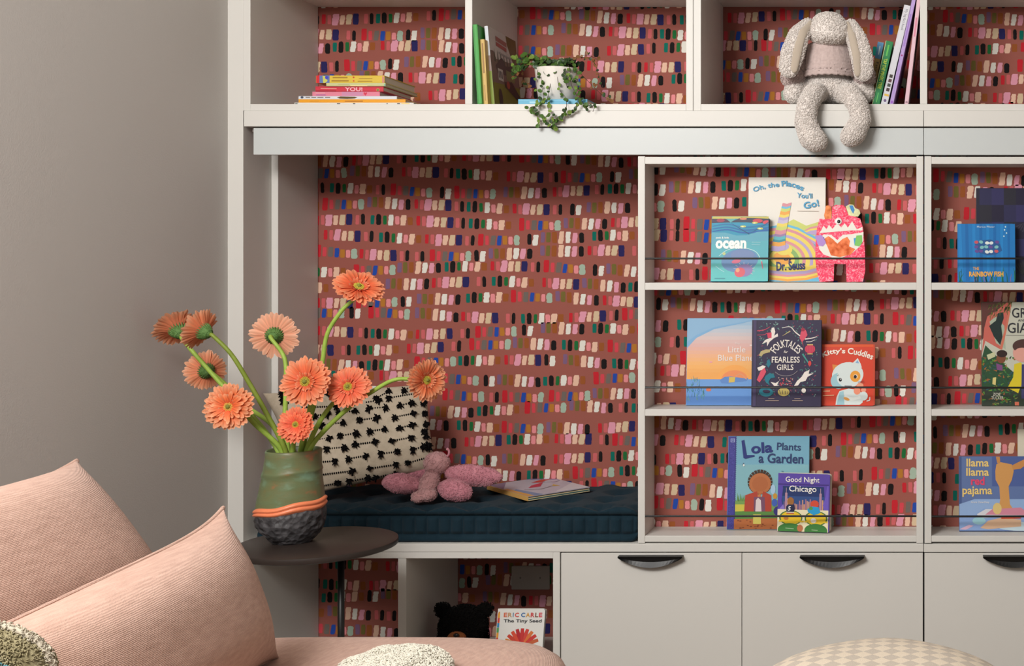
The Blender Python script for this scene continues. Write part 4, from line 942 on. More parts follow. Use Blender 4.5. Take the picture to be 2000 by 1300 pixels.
# sofa itself
xs0, xs1 = XL + .12, -.62
sofa = thing('sofa', 'low pink upholstered sofa with deep rounded seat at the bottom left', 'sofa', (-1.3, -1.6, 0))
def rbox(mb, x0, x1, y0, y1, z0, z1, r=.1, crown=.0, n=28, pw=4.0):
    """soft upholstered block: superellipse in plan and section"""
    cx, cy, cz = (x0 + x1) / 2, (y0 + y1) / 2, (z0 + z1) / 2; hx, hy, hz = (x1 - x0) / 2, (y1 - y0) / 2, (z1 - z0) / 2
    N = n * 4; vs = []; M_ = 20
    for j in range(M_ + 1):
        f = -math.pi / 2 + math.pi * j / M_; cf, sf = math.cos(f), math.sin(f)
        rr_ = abs(cf) ** (2 / pw); zz = math.copysign(abs(sf) ** (2 / pw), sf)
        for i in range(N):
            a = 2 * math.pi * i / N; c, s_ = math.cos(a), math.sin(a)
            x = math.copysign(abs(c) ** (2 / pw), c) * rr_; y = math.copysign(abs(s_) ** (2 / pw), s_) * rr_
            z = zz + (crown * (1 - x * x) * (1 - y * y) / hz if zz > 0 else 0)
            vs.append((cx + x * hx, cy + y * hy, cz + z * hz))
    fs = [(j * N + i, j * N + (i + 1) % N, (j + 1) * N + (i + 1) % N, (j + 1) * N + i) for j in range(M_) for i in range(N)]
    mb.add(vs, fs); return mb
o = sofa.location
sc_ = rbox(MB(), -1.60, -.655, -2.45, -.78, .20, .462, pw=5.0, crown=.02); localise(sc_, o); weld(sc_.build('seat_cushion', PINKF, sofa, smooth=True))
sb = rbox(MB(), -1.84, -.68, -2.5, -.86, .10, .30, pw=9); localise(sb, o); weld(sb.build('base', PINKF, sofa, smooth=True))
sb = rbox(MB(), -1.87, -1.75, -2.5, -.97, .25, .66, pw=5); localise(sb, o); weld(sb.build('backrest', PINKF, sofa, smooth=True))
for lx in (-1.78, -.80):
    for ly in (-2.42, -1.04): lg = MB().tube([(lx, ly, 0), (lx, ly, .11)], .02, 14); localise(lg, o); lg.build('leg', BLACK, sofa)

# cream pillow with teal patch, bottom left corner
CREAM = mat('cream_boucle', (214, 208, 192), .95, bump=.003, scale=140, spec=.05, sheen=.3)
MOSS = mat('moss_wool', (146, 136, 106), .95, bump=.003, scale=120, var=26, var_scale=26, spec=.05)
TEALW = mat('teal_wool', (92, 140, 148), .95, bump=.003, scale=120, var=24, var_scale=30, spec=.05)
c0 = P(-36, 1310, -1.86)
pl = thing('throw_pillow', 'mossy tufted throw pillow with teal patch and cream edge, bottom left corner', 'pillow', (c0.x, c0.y, c0.z - .10))
rg = random.Random(2)
k = K(-1.86)
mb = MB(); mb.ell((0, 0, .10), (134 * k, .05, 87 * k), sub=5); mb2 = mb
curls(mb2, 6000, .004, .0009, rg, keep=lambda p: p.y < .02); mb2.build('pillow_body', MOSS, pl, smooth=True)
mb = MB(); ring = [(138 * k * math.cos(a), 0, .10 + 92 * k * math.sin(a)) for a in [2 * math.pi * i / 60 for i in range(61)]]
mb.tube(ring, .004, 8, cap=False); curls(mb, 1500, .004, .0008, rg); mb.build('edge_trim', mat('trim_wool', (186, 176, 158), .95, spec=.05), pl, smooth=True)
mb = MB(); mb.ell((.020, -.040, .092), (84 * k, .036, 54 * k), sub=4); curls(mb, 2000, .004, .0009, rg); mb.build('teal_patch', TEALW, pl, smooth=True)
# white boucle bolster on the sofa seat
c1 = P(762, 1322, -1.25)
rb = thing('boucle_pillow', 'cream boucle pillow lying on the pink sofa seat, bottom centre', 'pillow', (c1.x, c1.y, .474))
k = K(-1.25)
def wob(v): return v + Vector((0, 0, .006 * noise.noise(v * 30))) + Vector((.004 * noise.noise(v * 22 + Vector((5, 5, 5))), 0, -.10 * max(0, v.x) ** 1.2))
mb = MB(); H_ = CZ - (1299 - VY) * k - .462
mb.ell((0, 0, H_ / 2), (104 * k, .13, H_ / 2), rot=Quaternion((0, 1, 0), .0), sub=5, fn=wob)
curls(mb, 11000, .006, .0012, rg); mb.build('pillow_body', CREAM, rb, smooth=True)
# pouf with diamond check
pf = thing('pouf', 'round cushioned pouf with beige and cream checked fabric, bottom right', 'pouf', ((1722 - VX) * K(-1.0), -1.0, 0))
me = MB(); R_ = .322; prof = []
for i in range(41):
    f = -math.pi / 2 + math.pi * i / 40
    prof.append((max(.0004, R_ * abs(math.cos(f)) ** .62), .223 + .223 * math.copysign(abs(math.sin(f)) ** .95, math.sin(f))))
me.lathe(prof, 120, 0, fn=lambda p, a, z, r: Vector((p.x, p.y, p.z + .004 * noise.noise(Vector((p.x * 6, p.y * 6, p.z * 6))))))
chk = bpy.data.materials.new('checked_fabric'); chk.use_nodes = True; nt = chk.node_tree; bs = nt.nodes['Principled BSDF']; bs.inputs['Roughness'].default_value = .9
tcn = nt.nodes.new('ShaderNodeTexCoord'); mp_ = nt.nodes.new('ShaderNodeMapping'); mp_.inputs['Rotation'].default_value = (0, 0, math.radians(45)); mp_.inputs['Scale'].default_value = (1, 1, .0001)
nt.links.new(tcn.outputs['Object'], mp_.inputs[0]); ck = nt.nodes.new('ShaderNodeTexChecker'); ck.inputs['Scale'].default_value = 38
ck.inputs['Color1'].default_value = rgb((222, 208, 188)); ck.inputs['Color2'].default_value = rgb((196, 184, 170)); nt.links.new(mp_.outputs[0], ck.inputs[0]); nt.links.new(ck.outputs[0], bs.inputs['Base Color'])
n_ = nt.nodes.new('ShaderNodeTexNoise'); n_.inputs['Scale'].default_value = 400; bp_ = nt.nodes.new('ShaderNodeBump'); bp_.inputs['Distance'].default_value = .001; nt.links.new(tcn.outputs['Object'], n_.inputs[0]); nt.links.new(n_.outputs[0], bp_.inputs['Height']); nt.links.new(bp_.outputs[0], bs.inputs['Normal'])
weld(me.build('pouf_cover', chk, pf, smooth=True))
sm = MB(); sm.tube([(R_ * .995 * math.cos(a), R_ * .995 * math.sin(a), .223) for a in [2 * math.pi * i / 80 for i in range(81)]], .004, 8, cap=False); sm.build('seam_piping', mat('piping_beige', (200, 188, 170), .9), pf, smooth=True)

# ================================================================== navy mattress
NAVY = mat('navy_linen', (25, 44, 54), .9, bump=.0008, scale=420, spec=.06, sheen=.04, var=4, var_scale=20)
mx0, mx1 = -1.830, X0(1243); my0, my1 = .012, .372; mz0 = Z0(1061) + .0003; mh = .098
mt = thing('bench_mattress', 'navy tufted french bench mattress in the reading nook', 'mattress', ((mx0 + mx1) / 2, my0, mz0))
TX, TY = .118, .118; CH = .0335
def tops(x, y):
    a = abs(math.sin(math.pi * (x - mx0) / TX)); b = abs(math.sin(math.pi * (y - my0) / TY + .0))
    d = min(math.hypot(((x - mx0) / TX + .5) % 1 - .5, ((y - my0) / TY + .5) % 1 - .5), 1)
    puff = min(1, d / .42) ** .55
    return -.036 * (1 - puff) + .005 * noise.noise(Vector((x * 7, y * 7, 2))) - .004 * (1 - a ** .5) * (1 - 0)
def chan(x, z):
    s_ = abs(math.sin(math.pi * (x - mx0) / CH + .6 * noise.noise(Vector((x * 5, 0, 0)))))
    mid = min(1, max(0, (min(z - .018, mh - .024 - z)) / .012))
    return s_ ** .45, mid
cols_ = 560; prof = []
NP = 96
vs = []; rows = []
for i in range(cols_ + 1):
    x = mx0 + (mx1 - mx0) * i / cols_; e = min(i, cols_ - i) / cols_ * (mx1 - mx0)
    q = min(1, e / .02); shr = math.sqrt(max(0, 1 - (1 - q) ** 2)) * .02 - .02
    ring = []
    # bottom back -> bottom front -> front face -> top -> back
    for j in range(NP):
        t = j / NP
        if t < .12: y, z, tg = my1 - (my1 - my0) * (t / .12), 0.0, 0
        elif t < .46: s2 = (t - .12) / .34; y, z, tg = my0, mh * s2, 1
        elif t < .92: s2 = (t - .46) / .46; y, z, tg = my0 + (my1 - my0) * s2, mh, 2
        else: s2 = (t - .92) / .08; y, z, tg = my1, mh * (1 - s2), 3
        if tg == 1:
            s_, mid = chan(x, z)
            if z < .018: roll = math.sqrt(max(0, 1 - ((z - .009) / .0095) ** 2)); y += .010 - .012 * roll * (.75 + .25 * s_)
            elif z > mh - .024: roll = math.sqrt(max(0, 1 - min(1, ((z - (mh - .012)) / .0125) ** 2))); y += .010 - .013 * roll * (.7 + .3 * s_); 
            else: y += .012 - .012 * s_ * mid
            if z > mh - .012: z += tops(x, y) * (z - mh + .012) / .012 * .5
        elif tg == 2:
            edge = min(1, (y - my0) / .02, (my1 - y) / .02); z += tops(x, y) * (.5 + .5 * edge) - .010 * (1 - math.sqrt(max(0, 1 - (1 - edge) ** 2))) * .3
            if y < my0 + .03: z += -.004 * (1 - chan(x, 0)[0])
            if y < my0 + .010: y = my0 + .0 + (y - my0) * 1.0
        y = min(max(y, my0 - .004), my1)
        cyy = (my0 + my1) / 2; y -= shr * (1 if y > cyy else -1) * -1 * .0
        z = max(0, z); xx = x
        fy = (cyy - y); 
        y = cyy - fy * (1 + shr / .18); z = mh / 2 + (z - mh / 2) * (1 + shr / .055)
        ring.append((xx - mt.location.x, y - my0, z))
    vs += ring
mb = MB(); fs = [(i * NP + j, i * NP + (j + 1) % NP, (i + 1) * NP + (j + 1) % NP, (i + 1) * NP + j) for i in range(cols_) for j in range(NP)]
fs.append(tuple(range(NP))); fs.append(tuple(cols_ * NP + j for j in range(NP - 1, -1, -1)))
mb.add(vs, fs); mo = mb.build('mattress_body', NAVY, mt, smooth=True)
bm = bmesh.new(); bm.from_mesh(mo.data); bmesh.ops.recalc_face_normals(bm, faces=bm.faces); bm.to_mesh(mo.data); bm.free()
mb = MB()
nx = int((mx1 - mx0) / TX)
for i in range(1, nx + 1):
    for j in range(0, 4):
        x, y = mx0 + TX * i, my0 + TY * j
        if y < my0 + .02 or y > my1 - .02 or x > mx1 - .02: continue
        MB_ = MB(); MB_.ell((0, 0, 0), (.007, .007, .003), sub=2)
        tf = MB_.build('tuft', NAVY, mt, smooth=True, loc=(x - mt.location.x, y - my0, mh - .0245))
TOPZ = mz0 + mh

# ================================================================== black and white lumbar cushion
TLc, TRc, BRc, BLc = P(514, 768, .085), P(834, 750, .21), P(852, 916, .15), P(604, 966, .055)
LIN = mat('natural_linen', (186, 172, 152), .9, bump=.0012, scale=300, spec=.1, var=8, var_scale=50)
cmb, rim, nrm = pillow_mb(TLc, TRc, BRc, BLc, .05, bow=.03, back=.7, p=2.6, lump=.006)
base = (TLc + TRc + BRc + BLc) / 4; base.z = min(v[2] for v in cmb.v)
lc = thing('lumbar_cushion', 'cream lumbar cushion with black tufted dashes leaning in the nook behind the vase', 'cushion', tuple(base))
weld(localise(cmb, base).build('cushion_cover', LIN, lc, smooth=True))
def on_cushion(a, b, T=.05, p=2.6):
    u, v = a * 2 - 1, b * 2 - 1
    q = TLc * (1 - a) * (1 - b) + TRc * a * (1 - b) + BRc * a * b + BLc * (1 - a) * b
    t = math.sqrt(max(0, (1 - abs(u) ** p) * (1 - abs(v) ** p)))
    return q + nrm * (T * t) - base
YARN = mat('black_yarn', (17, 15, 16), .95, spec=.05)
rg = random.Random(31)
def inv(px, py):                        # photo pixel to cushion a,b
    a = b = .5
    for _ in range(40):
        w_ = on_cushion(a, b) + base; q = ((w_.x) / K(w_.y) + VX, VY - (w_.z - CZ) / K(w_.y))
        e = .01; wa = on_cushion(a + e, b) + base; wb = on_cushion(a, b + e) + base
        qa = (wa.x / K(wa.y) + VX, VY - (wa.z - CZ) / K(wa.y)); qb = (wb.x / K(wb.y) + VX, VY - (wb.z - CZ) / K(wb.y))
        j11, j12, j21, j22 = (qa[0] - q[0]) / e, (qb[0] - q[0]) / e, (qa[1] - q[1]) / e, (qb[1] - q[1]) / e
        det = j11 * j22 - j12 * j21
        if abs(det) < 1: break
        dx, dy = px - q[0], py - q[1]
        a += (j22 * dx - j12 * dy) / det * .7; b += (-j21 * dx + j11 * dy) / det * .7
        a = min(max(a, .03), .97); b = min(max(b, .03), .97)
    return a, b
# dashes: pixel ends of every stitched row segment seen
cs = lambda x, y: (600 + x / 5.2, 730 + y / 5.2)
dashes = [((215, 200), (-10, 190)), ((700, 250), (830, 175)), ((985, 165), (1050, 120)), ((730, 270), (590, 290)), ((830, 245), (1090, 200)), ((630, 350), (800, 340)), ((945, 320), (1065, 290)), ((320, 390), (490, 375)), ((80, 425), (210, 405)),
          ((530, 470), (710, 445)), ((890, 440), (1080, 400)), ((150, 520), (370, 495)), ((335, 630), (500, 600)), ((635, 580), (790, 560)), ((940, 550), (1070, 515)), ((100, 665), (230, 650)), ((490, 715), (690, 690)), ((860, 680), (1060, 645)),
          ((200, 760), (380, 745)), ((420, 860), (600, 830)), ((750, 810), (915, 790)), ((1075, 770), (1185, 735)), ((110, 895), (285, 885)), ((635, 960), (905, 920)), ((1020, 905), (1220, 850)), ((135, 1025), (460, 985)), ((430, 1090), (620, 1055)), ((160, 1135), (310, 1110)), ((700, 1065), (900, 1010)),
          ((-60, 340), (300, 330)), ((-260, 190), (-120, 185)), ((-240, 270), (-180, 300)), ((1185, 290), (1190, 300)), ((1195, 400), (1200, 410)), ((1210, 510), (1214, 520)), ((1190, 590), (1215, 640)), ((1225, 720), (1240, 740))]
mbd = MB(); tuf = 0
for (p0, p1) in dashes:
    A = inv(*cs(*p0)); B_ = inv(*cs(*p1))
    L_ = (on_cushion(*A) - on_cushion(*B_)).length; ns = max(2, int(L_ / .0055))
    for i in range(ns):
        t = (i + .5) / ns; q = on_cushion(A[0] + (B_[0] - A[0]) * t, A[1] + (B_[1] - A[1]) * t)
        mbd.ell(q + nrm * .001, (.0021, .0021, .0034), sub=1)
mbd.build('stitched_dash', YARN, lc, smooth=True)['kind'] = 'stuff'
def tuft(q):
    m_ = MB()
    for _ in range(34):
        d = Vector((rg.gauss(0, 1), rg.gauss(0, 1), rg.gauss(0, 1))); d = d - nrm * d.dot(nrm); d = d.normalized() * rg.uniform(.3, 1) + nrm * rg.uniform(.2, .9)
        L_ = rg.uniform(.008, .014); m_.tube([Vector((0, 0, 0)), d * L_ * .6, d * L_ + Vector((0, 0, -.002))], [.0019, .002, .001], 4, cap=False)
    m_.ell((0, 0, 0), 0.0065, sub=1)
    return m_.build('tassel', YARN, lc, smooth=True, loc=tuple(q + nrm * .002))
protos = []
for di, (p0, p1) in enumerate(dashes):
    for pp in (p0, p1):
        if pp[0] < -100 and pp[0] > -200: continue
        if pp in ((590, 290), (1090, 200), (-10, 190), (1050, 120), (-60, 340), (110, 895), (135, 1025), (160, 1135), (1220, 850), (100, 665)): continue
        q = on_cushion(*inv(*cs(*pp)))
        if len(protos) < 6: protos.append(tuft(q))
        else:
            o_ = rg.choice(protos).copy(); COL.objects.link(o_); o_.location = tuple(q + nrm * .002); o_.scale = (rg.uniform(.85, 1.2), 1, rg.uniform(.85, 1.2))

# ================================================================== pink butterfly toy
PLP = mat('pink_plush', (196, 128, 140), .95, bump=.0014, scale=320, spec=.05, sheen=.3, var=10, var_scale=70)
PLB = mat('rose_plush', (190, 142, 142), .95, bump=.0014, scale=320, spec=.05, sheen=.3, var=8, var_scale=70)
bt = thing('plush_butterfly', 'small pink plush butterfly with big wings lying on the navy mattress', 'plush toy', tuple(P(835, 972, 0.070)))
bo = Vector(bt.location)
def toy(name, pts, rs, m, parent, squash=None, vox=.004, fuzz=0, origin=bo, ells=()):
    mb = MB()
    if pts: mb.limb(pts, rs)
    for e in ells: mb.ell(*e)
    r = remeshed(mb, vox, 4)
    if fuzz: curls(r, fuzz, .0028, .0007, random.Random(len(name)))
    localise(r, origin); return r.build(name, m, parent, smooth=True)
k = K(.12)
toy('body', [P(850, 906, 0.120), P(846, 925, 0.110), P(838, 945, 0.090), P(830, 966, 0.060)], [.026, .019, .029, .018], PLB, bt, fuzz=1500,
    ells=[(P(853, 904, 0.110), (.036, .032, .032)), (P(817, 970, 0.040), (.019, .024, .016)), (P(836, 966, 0.055), (.024, .028, .018))])
def wing(cx, cy, Y, rx, ry, ang, m=PLP, d=.016):
    mb = MB(); kk = K(Y); c = P(cx, cy, Y)
    mb.ell(c, (rx * kk, d, ry * kk), rot=Quaternion((0, 1, 0), math.radians(ang)), sub=4, fn=lambda v: v + Vector((0, 0, .004 * noise.noise((v - c) * 40))))
    curls(mb, 1200, .0028, .0007, random.Random(int(cx))); localise(mb, bo); return mb.build('wing', m, bt, smooth=True)
wing(800, 927, 0.140, 40, 17, -10); wing(786, 944, 0.080, 38, 19, 6, d=.03); wing(925, 928, 0.110, 57, 20, 5, d=.02); wing(889, 957, 0.070, 33, 21, 10, d=.028)
mb = MB(); mb.tube(smooth_path([P(870, 893, 0.110), P(876, 888, 0.110), P(877, 880, 0.110), P(873, 875, 0.110)], 4), [.003] * 13, 6); mb.ell(P(874, 877, 0.110), .004, sub=2); localise(mb, bo); mb.build('antenna', PLP, bt, smooth=True)
for ex, ey in ((846, 893), (861, 893)):
    mb = MB(); mb.ell(P(ex, ey, .112), .0026, sub=2); localise(mb, bo); mb.build('eye', BLACK, bt, smooth=True)

# ================================================================== board book on the mattress
bb = thing('board_book', 'open-lying pale board book with kites cover on the navy mattress', 'book', tuple(P(1035, 977, .045)), (math.radians(0), 0, 0))
def on_plane(px, py, z):
    k_ = (CZ - z) / (py - VY); Y = k_ * F - DIST; return Vector(((px - VX) * k_, Y, z))
zb = TOPZ + .0005
q0 = on_plane(1032, 978, zb); q1 = on_plane(1152, 959, zb); e1 = (q1 - q0); w1 = e1.length; e1n = e1.normalized(); e2n = Vector((-e1n.y, e1n.x, 0))
q3 = on_plane(952, 955, zb); dleft = (q3 - q0); e3n = dleft.normalized(); w2 = min(dleft.length, .26)
bb.location = q0; corners = lambda ox, oy: [Vector((0, 0, 0)), e1n * (w1 - ox), e1n * (w1 - ox) + e3n * (w2 - oy), e3n * (w2 - oy)]
def slab(pts, z0, z1):
    mb = MB(); n = len(pts); mb.add([p + Vector((0, 0, z0)) for p in pts] + [p + Vector((0, 0, z1)) for p in pts], [tuple(range(n - 1, -1, -1)), tuple(range(n, 2 * n))] + [(i, (i + 1) % n, n + (i + 1) % n, n + i) for i in range(n)]); return mb
pgm = mat('page_cream', (216, 200, 160), .6)
lift = [0, .0030, .0060, .0100]
for i, z_ in enumerate((0, .0028, .0056)):
    slab(corners(.0005 * i, .001 * i), z_, z_ + .0021).build('leaf', pgm if i != 1 else mat('leaf_teal', (70, 110, 110), .6), bb, bevel=.0004)
cv = slab(corners(0, 0), .0105, .0125).build('cover', mat('cover_sky', (178, 170, 184), .45), bb, bevel=.0005)
u_, v_ = e1n * w1, e3n * w2
art = Art(0, 0, 100, 100, 1, 1, axis=lambda u, v, l: tuple(u_ * u + v_ * v + Vector((0, 0, .0125 + l * 1.2))))
art.rect(0, 0, 100, 100, (188, 184, 196)); art.poly([(0, 0), (60, 0), (100, 30), (100, 0)], (140, 126, 170)); art.poly([(0, 40), (0, 0), (30, 0)], (128, 110, 140)); art.poly([(0, 60), (14, 50), (24, 100), (0, 100)], (120, 140, 176)); art.poly([(0, 40), (6, 40), (10, 100), (0, 100)], (214, 160, 80)); art.poly([(40, 100), (100, 60), (100, 100)], (206, 204, 210))
art.poly([(30, 55), (44, 42), (70, 32), (50, 55)], (196, 60, 84)); art.poly([(55, 25), (80, 15), (92, 20), (66, 32)], (204, 70, 60)); art.poly([(64, 62), (72, 54), (74, 68)], (206, 170, 70)); art.line([(20, 60), (40, 70), (64, 62)], 1.2, (110, 90, 90)); art.line([(70, 32), (84, 40), (96, 36)], 1.4, (150, 130, 170))
art.done(cv)
# spine hinge between cover and leaves at the near-left side
slab([Vector((0, 0, 0)), e3n * w2, e3n * w2 - e1n * .002, -e1n * .002], .0, .0125).build('spine', mat('spine_orange', (206, 160, 90), .5), bb)

# ================================================================== side table, vase, gerberas
YT_ = -.40; ZT = .537
tb = thing('side_table', 'small round dark side table carrying the flower vase', 'side table', ((619 - VX) * K(YT_), YT_, 0))
TBM = mat('espresso_lacquer', (46, 38, 34), .42, spec=.4, var=4, var_scale=8)
RT = .182
mb = MB(); mb.lathe([(.0005, ZT), (RT - .006, ZT), (RT - .001, ZT - .002), (RT, ZT - .007), (RT - .001, ZT - .014), (RT - .008, ZT - .017), (.0005, ZT - .017)], 96, cap0=True, cap1=True)
mb.build('table_top', TBM, tb, smooth=False, bevel=0)
for p_ in bpy.data.objects['table_top'].data.polygons: p_.use_smooth = True
bpy.data.objects['table_top'].modifiers.new('e', 'EDGE_SPLIT').split_angle = .7
pxo = (666 - 619) * K(YT_)
mb = MB(); mb.tube([(pxo, 0, .012), (pxo, 0, ZT - .017)], .0078, 20); mb.build('pole', BLACK, tb, smooth=True)
mb = MB(); mb.lathe([(.0005, .012), (.13, .012), (.135, .008), (.135, 0), (.0005, 0)], 64, c=(pxo * .6, 0, 0)); mb.build('base_plate', BLACK, tb)

vz = thing('vase', 'green and charcoal handmade ceramic vase with orange ridge on the side table', 'vase', ((571 - VX) * K(YT_), YT_, ZT + .0003))
kk = K(YT_)
def vy(py): return (CZ - (py - VY) * kk) - ZT         # height above the table top
def vfn(p, a, z, r):
    t = max(0, min(1, (z - .02) / .07)) * max(0, min(1, (.20 - z) / .06))
    s_ = 1 + .02 * math.sin(2 * a + 1) + .012 * math.sin(3 * a + z * 30)
    x, y = p.x * s_, p.y * s_
    return Vector((x - .004 * math.sin(z * 18), y, p.z + t * .155 * x + t * .002 * math.sin(5 * a)))
GLZ = bpy.data.materials.new('green_glaze'); GLZ.use_nodes = True; nt = GLZ.node_tree; bs = nt.nodes['Principled BSDF']; bs.inputs['Roughness'].default_value = .34
tcn = nt.nodes.new('ShaderNodeTexCoord'); mpg = nt.nodes.new('ShaderNodeMapping'); mpg.inputs['Scale'].default_value = (1, 1, 2.2); nn = nt.nodes.new('ShaderNodeTexNoise'); nn.inputs['Scale'].default_value = 16; nn.inputs['Detail'].default_value = 7
nt.links.new(tcn.outputs['Object'], mpg.inputs[0]); nt.links.new(mpg.outputs[0], nn.inputs['Vector']); r_ = nt.nodes.new('ShaderNodeValToRGB')
r_.color_ramp.elements[0].position = .34; r_.color_ramp.elements[0].color = rgb((150, 96, 62)); r_.color_ramp.elements[1].position = .70; r_.color_ramp.elements[1].color = rgb((112, 138, 112))
e_ = r_.color_ramp.elements.new(.42); e_.color = rgb((104, 104, 68)); e_ = r_.color_ramp.elements.new(.56); e_.color = rgb((98, 110, 76))
nt.links.new(nn.outputs[0], r_.inputs[0]); nt.links.new(r_.outputs[0], bs.inputs['Base Color'])
bpn = nt.nodes.new('ShaderNodeBump'); bpn.inputs['Distance'].default_value = .0015; nt.links.new(nn.outputs[0], bpn.inputs['Height']); nt.links.new(bpn.outputs[0], bs.inputs['Normal'])
ROUGHC = mat('charcoal_clay', (62, 60, 62), .55, bump=.006, scale=85, kind='vor', var=26, var_scale=40, spec=.4)
ORC = mat('orange_glaze', (226, 128, 88), .35, spec=.4, bump=.0006, scale=120)
hw = lambda p_: p_ * kk
up = [(hw(48), vy(877)), (hw(49.5), vy(880)), (hw(49), vy(890)), (hw(50), vy(900)), (hw(51), vy(912)), (hw(53), vy(918)), (hw(54), vy(922)), (hw(52.5), vy(925)), (hw(54), vy(935)), (hw(56), vy(950)), (hw(58.5), vy(965)), (hw(60), vy(978)), (hw(60), vy(988))]
inner = [(hw(40), vy(985)), (hw(46), vy(940)), (hw(45), vy(900)), (hw(46), vy(879))]
mb = MB(); mb.lathe(smooth2 if 0 else inner + up, 72, fn=vfn); mb.build('glazed_body', GLZ, vz, smooth=True)
band = []
for i in range(25):
    t = i / 24; band.append((hw(62) + hw(2.4) * abs(math.sin(t * math.pi * 2)) ** .8, vy(981 + 15 * t)))
mb = MB(); mb.lathe([(hw(59), vy(979))] + band + [(hw(60), vy(998))], 72, fn=vfn); mb.build('orange_ridge', ORC, vz, smooth=True)
low = [(hw(62), vy(996)), (hw(62.5), vy(1004)), (hw(62), vy(1012)), (hw(60), vy(1022)), (hw(56), vy(1032)), (hw(50), vy(1041)), (hw(43), vy(1049)), (hw(37), vy(1055)), (hw(33), vy(1058.5)), (hw(31), .0), (.0004, .0)]
lo2 = []
for i in range(len(low) - 1):
    for s_ in range(6): t = s_ / 6; lo2.append((low[i][0] * (1 - t) + low[i + 1][0] * t, low[i][1] * (1 - t) + low[i + 1][1] * t))
lo2.append(low[-1])
def lfn(p, a, z, r):
    q = vfn(p, a, z, r)
    if r > .02:
        n_ = noise.noise(Vector((q.x * 75, q.y * 75, z * 75))); d = Vector((q.x, q.y, 0)).normalized(); q += d * (.0030 * n_ - .001)
    return q
mb = MB(); mb.lathe(lo2, 140, fn=lfn); mb.build('textured_base', ROUGHC, vz, smooth=True)

